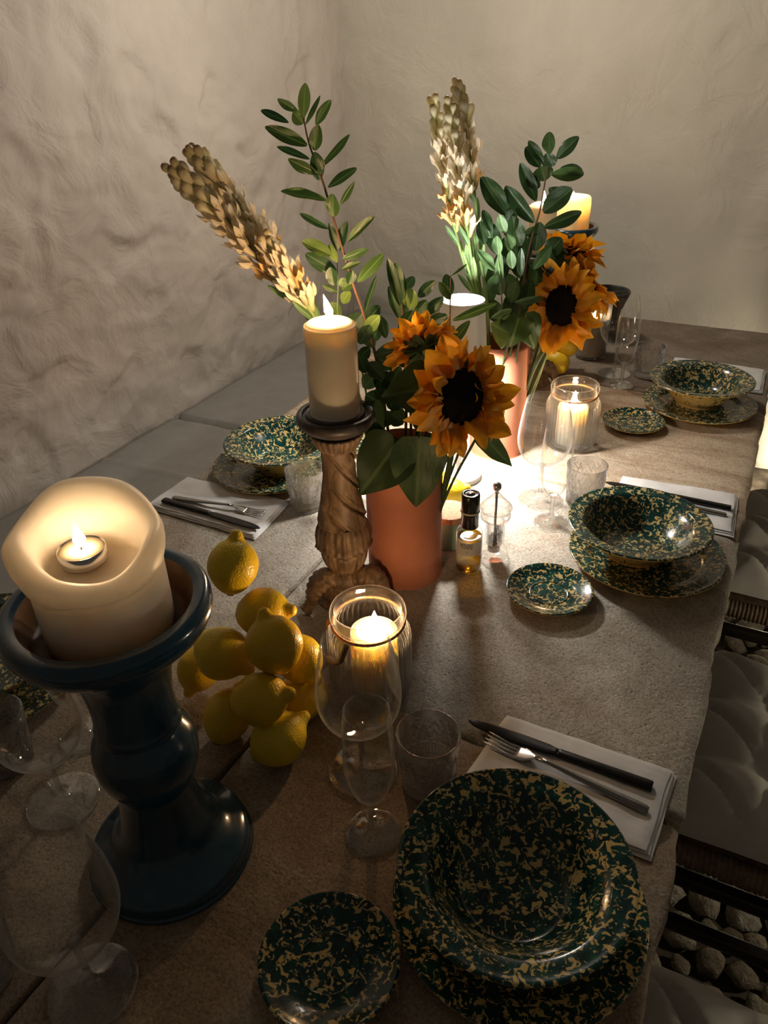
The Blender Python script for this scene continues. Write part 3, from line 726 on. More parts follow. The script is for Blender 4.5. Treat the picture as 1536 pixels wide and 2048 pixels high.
def cut_tumbler():
    R0, R1, H = .0345, .0395, .084
    n, k = 96, 40; v = []; f = []
    prof = [(0.0, .0), (R0 - .004, .0)]
    def out(t, s):
        r = R0 + (R1 - R0) * s; z = .002 + (H - .002) * s
        if .06 < s < .86:
            a = t * 8 / (2 * PI)                       # eight panels of lozenges and fans
            x = (a % 1) - .5; y = (s - .46) / .40
            d = abs(x) * 2 + abs(y)                     # big lozenge
            g = abs(d - .78)
            cut = .0026 * max(0, 1 - g / .16)
            if s < .36:                                 # fine diamonds below
                q = abs(((t * 24 / (2*PI) + s * 11) % 1) - .5) + abs(((t * 24 / (2*PI) - s * 11) % 1) - .5)
                cut = max(cut, .0022 * max(0, 1 - abs(q - .5) / .4))
            if y > -.1 and abs(x) > .18:                # fans
                q = abs(((abs(x) * 9 + y * 2.2) % 1) - .5)
                cut = max(cut, .0018 * max(0, .4 - q) / .4)
            r -= cut
        return r, z
    rows = []
    v.append((0, 0, .0)); c0 = 0
    for j in range(k + 1):
        s = j / k; row = []
        for i in range(n):
            t = 2 * PI * i / n; r, z = out(t, s); row.append(len(v)); v.append((r * math.cos(t), r * math.sin(t), z))
        rows.append(row)
    for (r, z) in ((R1 - .0014, H + .0008), (R1 - .0030, H), (R1 - .0046, H * .6), (R0 - .0046, .020), (R0 - .008, .0135), (.012, .012)):
        row = []
        for i in range(n):
            t = 2 * PI * i / n; row.append(len(v)); v.append((r * math.cos(t), r * math.sin(t), z))
        rows.append(row)
    v.append((0, 0, .012)); c1 = len(v) - 1
    for a, b in zip(rows[:-1], rows[1:]):
        for i in range(n):
            j = (i + 1) % n; f.append((a[i], a[j], b[j], b[i]))
    for i in range(n):
        j = (i + 1) % n; f.append((c0, rows[0][j], rows[0][i])); f.append((c1, rows[-1][i], rows[-1][j]))
    return v, f
TUMB = shared('cut_tumbler', cut_tumbler(), [M['glass_cut']]); TUMB.polygons.foreach_set('use_smooth', [False] * len(TUMB.polygons))
def tumbler(xy, label, rz=0.2):
    return tag(inst('cut_tumbler', TUMB, None, Matrix.Translation((xy[0], xy[1], TZ + .0019)) @ Matrix.Rotation(rz, 4, 'Z')), label, 'tumbler', 'cut crystal tumblers')
glass('wine', (-.344, .574), 'balloon wine glass in front of the near ribbed candle jar')
glass('flute', (-.291, .499), 'champagne flute nearest the camera, beside the front cut tumbler')
tumbler((-.262, .595), 'cut crystal tumbler touching the front speckled bowl')
glass('wine', (-.340, 1.322), 'balloon wine glass in front of the far ribbed candle jar')
glass('flute', (-.295, 1.247), 'champagne flute beside the middle speckled bowl')
tumbler((-.258, 1.347), 'cut crystal tumbler behind the middle champagne flute')
glass('wine', (-.354, 2.052), 'balloon wine glass in front of the dark pot')
glass('flute', (-.319, 1.978), 'champagne flute beside the far speckled bowl')
tumbler((-.270, 2.075), 'cut crystal tumbler behind the far speckled bowl')
tumbler((-.757, 1.110), 'cut crystal tumbler beside the left napkin')
glass('wine', (-.672, 1.135), 'balloon wine glass hidden behind the carved candlestick')
glass('flute', (-.735, 1.190), 'champagne flute between the left bowl and the carved candlestick')
glass('wine', (-.660, .372), 'balloon wine glass left of the blue candle holder')
glass('flute', (-.715, .462), 'champagne flute under the dish of the blue candle holder')
tumbler((-.775, .385), 'cut crystal tumbler at the left edge of the picture')
glass('wine', (-.462, .222), 'balloon wine glass in the bottom left corner')
tumbler((-.575, .182), 'cut crystal tumbler cut off by the bottom left frame edge')

# ------------------------------------------------------------------ candles
def flame_mesh(h=.026, r=.0052, lean=(0, 0)):
    prof = smoothprof([(0, 0), (r * .55, h * .06), (r, h * .28), (r * .8, h * .5), (r * .38, h * .78), (0, h)], 4)
    v, f = lathe(prof, 14)
    return [(x + lean[0] * (z / h) ** 1.4, y + lean[1] * (z / h) ** 1.4, z) for x, y, z in v], f
def wick(par, z, h=.009):
    return mk('wick', tube([(0, 0, z), (.0004, 0, z + h * .5), (.0014, .0004, z + h)], .0008, 6), M['wick'], par)
def pillar(name, label, loc, r, h, mat, lean=(0, 0), fh=.026, well=.0, fr_=.0052, group=None):
    t = thing(name, label, 'candle', loc, 0, group)
    prof = [(0, 0), (r - .003, 0), (r, .004), (r, h * .5), (r, h - .014), (r - .0025, h - .0075), (r - .008, h - .0035), (r * .5, h - .001 - well * .5), (r * .25, h - .0008 - well), (0, h - .002 - well)]
    mk('wax_body', lathe(smoothprof(prof, 3), 48), mat, t)
    z = h - .003 - well
    wick(t, z)
    mk('flame', xf(flame_mesh(fh, fr_, lean), Matrix.Translation((.0012, 0, z + .005))), M['flame'], t)
    return t
BX, BY = -.493, .380
# petrol-blue pedestal holder
HOLD = [(0, 0), (.086, 0), (.0895, .004), (.0895, .014), (.085, .021), (.066, .031), (.053, .048), (.045, .075), (.0405, .105), (.0405, .122), (.046, .132), (.0525, .150), (.0545, .168), (.052, .186), (.0455, .200),
        (.0425, .207), (.0440, .213), (.0420, .222), (.0415, .245), (.045, .275), (.054, .300), (.072, .322), (.088, .335), (.0955, .347), (.0965, .358), (.093, .3645), (.086, .3655), (.0795, .363)]
def holder(label, loc, k=1.0, kz=1.0):
    t = thing('pedestal_candle_holder', label, 'candle holder', loc, 0, 'blue pedestal holders')
    mk('pedestal', lathe(smoothprof([(r * k, z * kz) for r, z in HOLD], 3), 72), M['blue'], t)
    mk('dish', lathe(smoothprof([(.0795 * k, .363 * kz), (.076 * k, .355 * kz), (.072 * k, .342 * kz), (.066 * k, .3345 * kz), (.04 * k, .3325 * kz), (0, .3325 * kz)], 3), 72), M['rust'], t)
    return t
holder('large dark blue glazed pedestal holder under the big melted candle', (BX, BY, TZ + .0015))
# big burnt-down candle with a curled rim
def big_candle():
    n = 72; v = []; f = []; rows = []
    away = math.atan2(.885, -.465)           # far side stands higher
    def rimz(t): return .1085 + .020 * math.cos(t - away - .35) + .004 * math.sin(3 * t + 1) + .002 * math.sin(5 * t)
    def add(fn): 
        row = []
        for i in range(n):
            t = 2 * PI * i / n; r, z = fn(t); row.append(len(v)); v.append((r * math.cos(t), r * math.sin(t), z))
        rows.append(row)
    v.append((0, 0, 0))
    add(lambda t: (.056, 0)); add(lambda t: (.0585, .003)); add(lambda t: (.0590, .03)); add(lambda t: (.0590, .06))
    sl = math.atan2(.885, -.465) + 1.75       # the side that has slumped outwards
    def lip(t): return max(0, math.cos(t - sl)) ** 2
    for s, dr in ((-.040, .0005), (-.031, .002), (-.024, .0042), (-.016, .0056), (-.008, .0058), (-.002, .0036), (.001, -.0012), (.0, -.0065), (-.005, -.0105), (-.014, -.0135), (-.026, -.0165), (-.036, -.020)):
        k = 1.0
        add(lambda t, s=s, dr=dr: (.0588 + dr * (1 + .9 * lip(t)) if dr > 0 else .0588 + dr + .003 * math.sin(2 * t + 1), max(.070, rimz(t) + s)))
    add(lambda t: (.034, .0735)); add(lambda t: (.012, .0725))
    v.append((0, 0, .0725)); c1 = len(v) - 1
    for a, b in zip(rows[:-1], rows[1:]):
        for i in range(n):
            j = (i + 1) % n; f.append((a[i], a[j], b[j], b[i]))
    for i in range(n):
        j = (i + 1) % n; f.append((0, rows[0][j], rows[0][i])); f.append((c1, rows[-1][i], rows[-1][j]))
    return v, f
tag(mk('melted_pillar_candle', big_candle(), M['wax_big'], None, True, (BX, BY, TZ + .3355)), 'thick blush candle melted hollow with a slumped rim on the blue holder', 'candle')
tl = thing('tealight', 'lit tealight glowing inside the hollow of the big melted candle', 'candle', (BX - .010, BY - .002, TZ + .4100))
mk('cup', lathe([(0, 0), (.0205, 0), (.021, .002), (.021, .0135), (.0203, .0135), (.0203, .011), (0, .011)], 40), M['steel_bright'], tl)
mk('wax_body', lathe([(.0202, .0105), (.0195, .0124), (.006, .0116), (0, .0116)], 40), M['wax'], tl)
wick(tl, .011); mk('flame', xf(flame_mesh(.024, .0055, (-.001, 0)), Matrix.Translation((.001, 0, .0155))), M['flame_big'], tl)

# second blue holder with its candle, behind the far bouquet
P2 = (-.592, 2.372)
holder('smaller blue glazed pedestal holder behind the far sunflowers', (P2[0], P2[1], TZ + .0015), 0.86, 0.86)
pillar('wide_pillar_candle', 'wide ivory candle on the blue dish behind the far bouquet', (P2[0], P2[1], TZ + .0030 + .3325 * .86), .054, .112, M['wax_big'], well=.02)

# carved candlesticks
def candlestick(label, loc, rz):
    t = thing('carved_candlestick', label, 'candlestick', loc, rz, 'carved wooden candlesticks')
    def twist(r, z, a):
        k = abs(math.sin(2 * a + z * 62)); return r * (1.03 - .16 * math.exp(-(k / .22) ** 2) + .03 * math.exp(-((k - .5) / .12) ** 2)), z
    sh = [(.036, .146), (.0385, .150), (.037, .158), (.033, .180), (.0285, .205), (.0255, .230), (.0245, .255), (.026, .276), (.027, .281)]
    mk('shaft', lathe(smoothprof(sh, 12), 140, twist), M['carved'], t)
    def bulb(r, z, a):
        k = abs(math.sin(2 * a)); vein = .0008 * math.sin(26 * a)
        lip = .004 * math.exp(-((z - .103 - .006 * k) / .004) ** 2)
        notch = -.0035 * math.exp(-((z - .094 - .008 * k) / .0035) ** 2)
        rim = .0022 * math.exp(-((math.sin(2 * a)) / .16) ** 2) * (1 if z > .1 else .2)
        return r + lip + notch + vein + rim, z
    mk('acanthus_bulb', lathe(smoothprof([(.020, .052), (.027, .060), (.0345, .075), (.0385, .092), (.0425, .108), (.0435, .124), (.041, .138), (.0365, .148)], 7), 120, bulb), M['carved'], t)
    def flute(r, z, a): return r * (1 + .06 * abs(math.sin(12 * a))), z
    mk('capital', lathe(smoothprof([(.027, .278), (.030, .281), (.034, .290), (.038, .301), (.036, .304)], 4), 120, flute), M['carved'], t)
    mk('cup', lathe(smoothprof([(.026, .300), (.030, .3035), (.045, .311), (.056, .321), (.0585, .329), (.056, .3355), (.050, .336), (.047, .3315), (.044, .3325), (.0425, .3365), (.039, .336), (0, .3355)], 4), 64), M['cupwood'], t)
    mk('base_collar', lathe(smoothprof([(.022, .056), (.030, .050), (.034, .042), (.044, .034), (.050, .022), (.046, .012), (.05, .0), (0, 0)], 4), 64), M['carved'], t)
    fv = []
    for k in range(3):
        a = PI / 2 + k * 2 * PI / 3
        pts = [(.022, .046), (.040, .052), (.056, .046), (.066, .034), (.070, .020), (.078, .010), (.086, .006)]
        v = []; f = []; n = 16
        path = spline([(x, 0, z) for x, z in pts], 8); m = len(path)
        for i, p in enumerate(path):
            s = i / (m - 1); wdt = .022 * (1 - .45 * s) + .004 * math.sin(s * 7); ht = .014 * (1 - .55 * s)
            tg = ((path[min(m-1, i+1)] - path[max(0, i-1)])).normalized(); nrm = Vector((-tg.z, 0, tg.x))
            for j in range(n):
                q = 2 * PI * j / n
                gr = 1 + .09 * math.sin(s * 60 + 2.2 * math.cos(q) * 3)
                v.append(p + Vector((0, 1, 0)) * (wdt * math.cos(q) * gr) + nrm * (ht * math.sin(q) * gr))
        for i in range(m - 1):
            for j in range(n):
                f.append((i*n+j, i*n+(j+1) % n, (i+1)*n+(j+1) % n, (i+1)*n+j))
        f.append(tuple(range(n-1, -1, -1))); f.append(tuple(range((m-1)*n, m*n)))
        mn = min(p.z for p in v)
        v = [Vector((p.x, p.y, max(0.0, p.z))) for p in v]
        mk('scroll_foot', xf((v, f), Matrix.Rotation(a, 4, 'Z')), M['carved'], t)
    return t
CX, CY = -.541, .887
candlestick('tall carved wooden candlestick in front of the near terracotta vase', (CX, CY, TZ + .0019), .59)
pillar('pillar_candle', 'lit ivory pillar candle on the near carved candlestick', (CX, CY, TZ + .3388), .0368, .137, M['wax'], (-.009, .002), .030, fr_=.0058)
C2 = (-.548, 1.915)
candlestick('carved wooden candlestick between the far vase and the far lemons', (*C2, TZ + .0019), .4)
pillar('pillar_candle', 'lit pillar candle behind the leaves of the far bouquet', (*C2, TZ + .3388), .034, .118, M['wax'], (-.003, 0), .028)

# ribbed jars with a candle inside and twine round the neck
def jar(label, loc, rz, candle_label, off, ch, tail):
    t = thing('ribbed_candle_jar', label, 'jar', loc, rz, 'ribbed glass candle jars')
    def rib(r, z, a):
        k = 1 if .012 < z < .108 and r > .045 else 0
        return r + k * .0017 * math.cos(40 * a), z
    out = smoothprof([(0, 0), (.046, 0), (.053, .003), (.0565, .010), (.0572, .025), (.0572, .090), (.0560, .104), (.0510, .117), (.0478, .122), (.0478, .127), (.0512, .130), (.0522, .1335), (.0522, .139), (.0510, .1435), (.0495, .1455)], 3)
    inn = [(.0470, .1455), (.0462, .140), (.0455, .125), (.0480, .117), (.0535, .103), (.0548, .090), (.0548, .020), (.050, .008), (0, .007)]
    v, f = lathe(out + inn, 240, rib)
    mk('glass_body', (v, f), M['glass_jar'], t)
    rp = [(.0500 * math.cos(a * PI / 40), .0500 * math.sin(a * PI / 40), .1225 + .0016 * math.sin(a * PI / 40)) for a in range(81)]
    ropemod = lambda L, th: .82 + .25 * abs(math.sin(L * 420 + th))
    mk('twine', tube(spline(rp, 4), .0022, 8, True, ropemod), M['twine'], t)
    if tail:
        mk('twine_tail', tube(spline([(-.047, -.018, .122), (-.058, -.004, .105), (-.0645, .004, .07), (-.066, .006, .045), (-.072, .004, .018), (-.088, -.006, .0045)], 14), .0042, 8, True, ropemod), M['twine'], t)
        tb = grid(6, 24, lambda u, s: (-.018 - .034 * s ** 1.5 + .004 * math.sin(s * 3), -.0585 + .002 * s - .006 * u * .0, .118 - .05 * s - .012 * (u - .5)))
        band = tube(spline([(-.008, -.0565, .121), (-.012, -.0605, .108), (-.018, -.0600, .094), (-.029, -.0555, .085), (-.041, -.0460, .081)], 8), .0045, 8, True)
        mk('leather_tab', band, M['leather'], t)
    c = thing('jar_candle', candle_label, 'candle', (loc[0] + off[0], loc[1] + off[1], loc[2] + .0088))
    r = .0335
    prof = [(0, 0), (r - .002, 0), (r, .003), (r, ch - .012), (r - .003, ch - .005), (r * .7, ch - .001), (r * .35, ch - .001), (r * .2, ch - .003), (0, ch - .003)]
    mk('wax_body', lathe(smoothprof(prof, 3), 48), M['wax_jar'], c)
    wick(c, ch - .004); mk('flame', xf(flame_mesh(.030, .0062, (.001, 0)), Matrix.Translation((.001, 0, ch + .002))), M['flame'], c)
    return t
jar('near ribbed glass candle jar with twine round its neck', (-.404, .712, TZ + .0019), .1, 'lit ivory candle standing inside the near ribbed jar', (.006, .004), .098, True)
jar('far ribbed glass candle jar beside the far terracotta vase', (-.352, 1.590, TZ + .0019), .5, 'lit ivory candle standing inside the far ribbed jar', (.0, .0), .088, False)
# straight glass hurricane with white candle at the far end
hu = thing('hurricane_glass', 'straight clear hurricane glass at the far end in front of the dark pot', 'candle glass', (-.447, 2.165, TZ + .0019))
mk('glass_body', lathe([(0, 0), (.040, 0), (.043, .004), (.046, .178), (.0445, .179), (.0415, .008), (0, .007)], 56), M['glass_jar'], hu)
pillar('white_pillar_candle', 'white pillar candle burning inside the far hurricane glass', (-.447, 2.165, TZ + .0106), .0395, .112, M['wax_white'], fh=.014, fr_=.004, well=.004)

# ------------------------------------------------------------------ cordless LED table lamp
LX, LY = -.525, 1.345
lp = thing('led_table_lamp', 'white cordless LED lamp glowing between the two terracotta vases', 'lamp', (LX, LY, TZ + .0019))
mk('base', lathe(smoothprof([(0, 0), (.046, 0), (.048, .002), (.048, .009), (.046, .0115), (.012, .0125), (.007, .016), (0, .016)], 3), 56), M['lamp'], lp)
mk('stem', lathe([(.0052, .014), (.0052, .30)], 20), M['lamp'], lp)
mk('shade', lathe(smoothprof([(.0395, .374), (.0412, .3765), (.0418, .374), (.0450, .33), (.0500, .268), (.0515, .258), (.0502, .2575), (.0485, .268), (.0435, .33), (.0400, .374)], 4), 64), M['lamp'], lp)
mk('top_diffuser', lathe([(0, .3705), (.039, .3705), (.039, .366), (0, .366)], 48), M['led'], lp)
mk('bottom_diffuser', lathe([(0, .292), (.0445, .292), (.0445, .288), (0, .288)], 48), M['led'], lp)
def disc_light(name, z, r, e, flip):
    d = bpy.data.lights.new(name, 'AREA'); d.shape = 'DISK'; d.size = 2 * r; d.energy = e; d.color = (1.0, 0.955, 0.89)
    o = bpy.data.objects.new(name, d); C.objects.link(o); o.parent = lp; o.location = (0, 0, z)
    if flip: o.rotation_euler = (PI, 0, 0)
    return o
disc_light('led_ring_down', .2745, .036, LAMP_DOWN, False)
disc_light('led_ring_up', .3715, .036, LAMP_UP, True)

# ------------------------------------------------------------------ vases, condiments
def vase(label, xy, r0, r1, h):
    t = thing('terracotta_vase', label, 'vase', (xy[0], xy[1], TZ + .0019), 0, 'terracotta vases')
    mk('body', lathe(smoothprof([(0, 0), (r0 - .003, 0), (r0, .003), ((r0 + r1) / 2, h / 2), (r1, h - .003), (r1 - .002, h), (r1 - .005, h - .002), (r1 - .006, h - .02), (r0 - .006, .012), (0, .010)], 4), 72), M['terracotta'], t)
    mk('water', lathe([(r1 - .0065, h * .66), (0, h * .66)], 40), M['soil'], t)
    return t
V1 = (-.486, .999); V2 = (-.497, 1.505)
vase('near terracotta cylinder vase behind the carved candlestick', V1, .0635, .064, .235)
vase('far terracotta cylinder vase behind the LED lamp', V2, .060, .0585, .245)

OX, OY = -.384, 1.043
ob = thing('oil_bottle', 'small olive oil bottle with black foil cap and paper label', 'bottle', (OX, OY, TZ + .0019))
mk('glass_body', lathe(smoothprof([(0, 0), (.020, 0), (.0228, .003), (.0228, .03), (.0228, .070), (.0215, .079), (.0165, .087), (.0145, .092), (.0145, .100)], 4), 48), M['glass'], ob)
mk('oil_fill', lathe(smoothprof([(0, .003), (.0195, .003), (.0216, .006), (.0216, .04), (.0216, .0665), (.019, .0672), (0, .0672)], 3), 48), M['oil'], ob)
mk('foil_cap', lathe([(.0150, .088), (.0152, .117), (.0160, .1175), (.0160, .1195), (.0153, .120), (.0160, .1215), (.0160, .149), (.0150, .1515), (.011, .1515), (.0105, .1508), (.007, .1508), (.0065, .1515), (0, .1515)], 44), M['capblack'], ob)
mk('foil_band', lathe([(.0161, .1165), (.0165, .1172), (.0165, .1192), (.0161, .1199)], 44), M['label'], ob)
a_c = math.atan2(-OY, -OX)          # towards the viewer's side of the bottle
def arc(a0, a1, z0, z1, r, n=24):
    return grid(n, 1, lambda u, v: (r * math.cos(a0 + (a1 - a0) * u), r * math.sin(a0 + (a1 - a0) * u), z0 + (z1 - z0) * v))
lab = mk('paper_label', join(arc(a_c - 1.15, a_c + 1.15, .040, .066, .0231), (lambda g: (g[0], [tuple(reversed(q)) for q in g[1]]))(arc(a_c - 1.15, a_c + 1.15, .040, .066, .0227))), M['label'], ob)
def lettering(body, size, xs, a_mid, z, r, mat, parent, sq=1.0):
    cu = bpy.data.curves.new('lettering', 'FONT'); cu.body = body; cu.size = size; cu.align_x = 'CENTER'; cu.align_y = 'CENTER'; cu.resolution_u = 3
    tmp = bpy.data.objects.new('tmp', cu); C.objects.link(tmp)
    bpy.context.view_layer.update()
    me = bpy.data.meshes.new_from_object(tmp.evaluated_get(bpy.context.evaluated_depsgraph_get()))
    bpy.data.objects.remove(tmp)
    bm = bmesh.new(); bm.from_mesh(me); bmesh.ops.subdivide_edges(bm, edges=list(bm.edges), cuts=1)
    for p in bm.verts:
        a = a_mid + p.co.x * xs / r; zz = z + p.co.y * sq
        p.co = Vector((r * math.cos(a), r * math.sin(a), zz))
    bm.to_mesh(me); bm.free(); me.materials.clear(); me.materials.append(mat); me.name = 'lettering'
    return inst('lettering', me, parent)
lettering('MONINI', .0115, .52, a_c - .2, .0585, .02335, M['ink'], lab, 1.25)
lettering('C', .005, 1.0, a_c - .1, .0475, .02335, M['ink'], lab)

MX, MY = -.357, 1.098
ml = thing('pepper_mill', 'clear acrylic pepper mill with domed top beside the oil bottle', 'pepper mill', (MX, MY, TZ + .0019))
mk('body', lathe([(0, 0), (.0245, 0), (.0255, .002), (.0255, .006), (.024, .008), (.0245, .010), (.0245, .014), (.0225, .017), (.0185, .020), (.0175, .026), (.0172, .075), (.0152, .075), (.0152, .028), (0, .027)], 48), M['glass'], ml)
mk('grinder', lathe([(0, .012), (.011, .012), (.011, .027), (0, .027)], 28), M['lamp'], ml)
mk('rod', tube([(0, 0, .025), (0, 0, .135)], .0022, 10), M['steel_bright'], ml)
mk('top', lathe(smoothprof([(.0172, .076), (.0235, .078), (.0262, .082), (.0262, .088), (.0232, .092), (.0275, .099), (.0282, .103), (.021, .111), (.011, .122), (.006, .129), (0, .129)], 3), 48), M['glass_clear'], ml)
mk('knob', lathe(smoothprof([(0, .128), (.0035, .129), (.004, .133), (.0075, .139), (.0072, .146), (.004, .149), (0, .1495)], 4), 32), M['steel_bright'], ml)
pv = []
rp_ = random.Random(5)
bm = bmesh.new(); bmesh.ops.create_icosphere(bm, subdivisions=1, radius=.0024)
ico = ([tuple(p.co) for p in bm.verts], [tuple(q.index for q in fc.verts) for fc in bm.faces]); bm.free()
for k in range(170):
    a = rp_.uniform(0, 2 * PI); r = .0125 * math.sqrt(rp_.uniform(.08, 1)); z = .030 + .036 * rp_.random() * (.6 + .4 * math.cos(a))
    pv.append(xf(ico, Matrix.Translation((r * math.cos(a), r * math.sin(a), z))))
pp = mk('peppercorns', join(*pv), M['pepper'], ml); pp['kind'] = 'stuff'

cj = thing('cork_lidded_jar', 'mint green jar with cork lid beside the near vase', 'jar', (-.447, 1.107, TZ + .0019))
mk('pot', lathe(smoothprof([(0, 0), (.029, 0), (.0315, .003), (.032, .02), (.032, .052), (.030, .056), (.028, .054), (.028, .01), (0, .008)], 3), 56), M['mint'], cj)
mk('cork_lid', lathe(smoothprof([(0, .056), (.032, .0562), (.0345, .058), (.0345, .066), (.0335, .068), (.02, .0685), (0, .0685)], 3), 56), M['cork'], cj)

pt = tag(mk('flared_pot', lathe(smoothprof([(0, 0), (.042, 0), (.046, .006), (.043, .02), (.040, .05), (.043, .08), (.051, .110), (.060, .132), (.064, .145), (.061, .148), (.057, .143), (.048, .115), (.038, .09), (.03, .07), (0, .068)], 4), 64), M['pot'], None, True, (-.448, 2.325, TZ + .0019)), 'dark flared glazed pot behind the far wine glass', 'pot')

# ------------------------------------------------------------------ lemons
def lemon_mesh(seed, fat=1.0):
    r = .031 * fat; L = .036
    prof = smoothprof([(0, -L), (.006, -L + .001), (r * .55, -L * .78), (r * .90, -L * .35), (r, 0), (r * .93, L * .38), (r * .66, L * .74), (r * .36, L * .95), (.0085, L * 1.10), (.006, L * 1.24), (.0025, L * 1.30), (0, L * 1.30)], 5)
    def lump(rr, z, a): return rr * (1 + .03 * math.sin(2 * a + seed) + .015 * math.sin(5 * a + z * 60 + seed)), z
    return lathe(prof, 44, lump)
LM = [shared('lemon', lemon_mesh(k * 1.7, f), [M['lemon']]) for k, f in enumerate((1.0, 1.06, 1.1, .97))]
LT = shared('stem_end', lathe([(0, -.0372), (.0045, -.0366), (.0042, -.0352), (0, -.0350)], 14), [M['lemon_tip']])
def lemon(p, d, label, k=0, s=1.0, grp='stacked lemons'):
    d = Vector(d).normalized(); s *= 1.07; q = d.to_track_quat('Z', 'Y').to_matrix().to_4x4()
    o = inst('lemon', LM[k % 4], None, Matrix.Translation(p) @ q @ Matrix.Diagonal((s, s, s, 1))); tag(o, label, 'lemon', grp)
    inst('stem_end', LT, o)
    return o
CR = Vector((.893, .450, -.028)); CU = Vector((-.214, .479, .851)); CB = Vector((.396, -.754, .524))   # picture right, up, towards viewer
def dirv(x, y, z): return CR * x + CU * y + CB * z
lemon(on(466, 1133, .205), dirv(.12, 1, .1), 'topmost lemon of the near stack, tip pointing straight up', 0, 1.0)
lemon(on(525, 1225, .142), dirv(1, .1, .25), 'lemon just below the topmost one, tip turned right', 1, .98)
lemon(on(549, 1290, .150), dirv(-.32, 1, .1), 'large lemon at the front of the near stack, tip pointing up', 2, 1.0)
lemon(on(443, 1305, .105), dirv(.75, -.45, .1), 'round lemon on the left shoulder of the near stack', 1, 1.02)
lemon(on(399, 1335, .045), dirv(-.35, -.8, -.1), 'lemon peeking out at the far left of the near stack', 3, .95)
lemon(on(518, 1398, .095), dirv(1, .22, .25), 'lemon lying sideways low in the near stack, nipple to the right', 0, 1.0)
lemon(on(455, 1432, .037), dirv(.3, .8, -.5), 'lemon at the bottom left of the near stack on the table', 3, 1.0)
lemon(on(556, 1477, .037), dirv(.7, .55, -.2), 'frontmost lemon of the near stack resting on the table', 2, 1.0)
lemon(on(608, 1390, .036), dirv(.2, .9, -.3), 'lemon at the right foot of the near stack beside the wine glass', 1, .95)
lemon(on(597, 1315, .102), dirv(.5, -.6, .2), 'lemon tucked behind the large front lemon on the right', 0, .92)
lemon(on(897, 985, .0315), dirv(1, .25, .2), 'lemon beside the lamp base with its tip turned right', 0, .9, 'lemons by the lamp')
lemon(on(858, 950, .0315), dirv(.2, 1, 0), 'lemon hidden behind the near vase by the lamp', 1, .9, 'lemons by the lamp')
lemon(on(1114, 724, .0345), dirv(.2, -.6, .6), 'lower lemon of the far stack behind the far candle jar', 1, .95, 'far lemons')
lemon(on(1156, 657, .128), dirv(.4, .8, .2), 'upper lemon of the far stack beneath the sunflower', 2, 1.0, 'far lemons')
lemon(on(1132, 690, .075), dirv(.8, .2, -.5), 'middle lemon of the far stack in front of the hurricane glass', 0, .95, 'far lemons')

# ================================================================== FLOWERS AND FOLIAGE
def leaf_mesh(fold, bend, wave, k, shape='leaf'):
    """unit blade: length 1 along y, half width 1 along x, z up"""
    nu, nv = 8, 12
    def wd(s):
        if shape == 'leaf': return max(.04, math.sin(PI * min(1, s * .965 + .02) ** 1.08)) ** .62
        if shape == 'heart': return max(.03, (math.sin(PI * (s * .96 + .04) ** .55)) ** .85)
        return max(.05, math.sin(PI * min(1, (s * .93 + .07)) ** .85) ** .7)     # petal
    def fn(u, v):
        x = (u * 2 - 1); w_ = wd(v)
        z = fold * abs(x) * w_ + bend * (v - v * v) * 1.0 - bend * .9 * v * v + wave * math.sin(v * 9 + k + 2 * x) * w_ * abs(x)
        return (x * w_, v, z * .35)
    v, f = grid(nu, nv, fn)
    return v, f
LV = {}
for key, mat in (('leaf', 'leaf'), ('dark', 'leaf_dark'), ('pale', 'leaf_pale')):
    LV[key] = [shared('leaf', leaf_mesh(.35 + .15 * (k % 2), (.15, -.12, .3, .05)[k], .12, k * 2.1), [M[mat]]) for k in range(4)]
LV['sun'] = [shared('leaf', leaf_mesh(.25, (.35, .6)[k], .25, k * 2.9, 'heart'), [M['sunleaf']]) for k in range(2)]
LV['petal'] = [shared('petal', leaf_mesh((.5, -.35, .2, .7)[k], (.5, -.5, .9, .1)[k], .35, k * 1.9, 'petal'), [M['petal']]) for k in range(4)]

rl = random.Random(11)
def blade(name, base, tip, hw, me, parent, roll=0.0, face=None):
    """place a unit blade between two world points; its parent is an unrotated empty"""
    base, tip = Vector(base), Vector(tip); y = tip - base; L = y.length; y = y / L
    n = (face if face is not None else (CAM - (base + tip) / 2)).normalized()
    z = (n - y * n.dot(y)); z = z.normalized() if z.length > 1e-4 else y.orthogonal().normalized()
    z = Matrix.Rotation(roll, 3, y) @ z
    x = y.cross(z)
    rot = Matrix((x, y, z)).transposed().to_4x4()
    mw = Matrix.Translation(base - parent.location) @ rot @ Matrix.Diagonal((hw, L, (hw + L) * .5, 1))
    return inst(name, me, parent, mw)
def rel(path, parent): return [Vector(p) - parent.location for p in path]

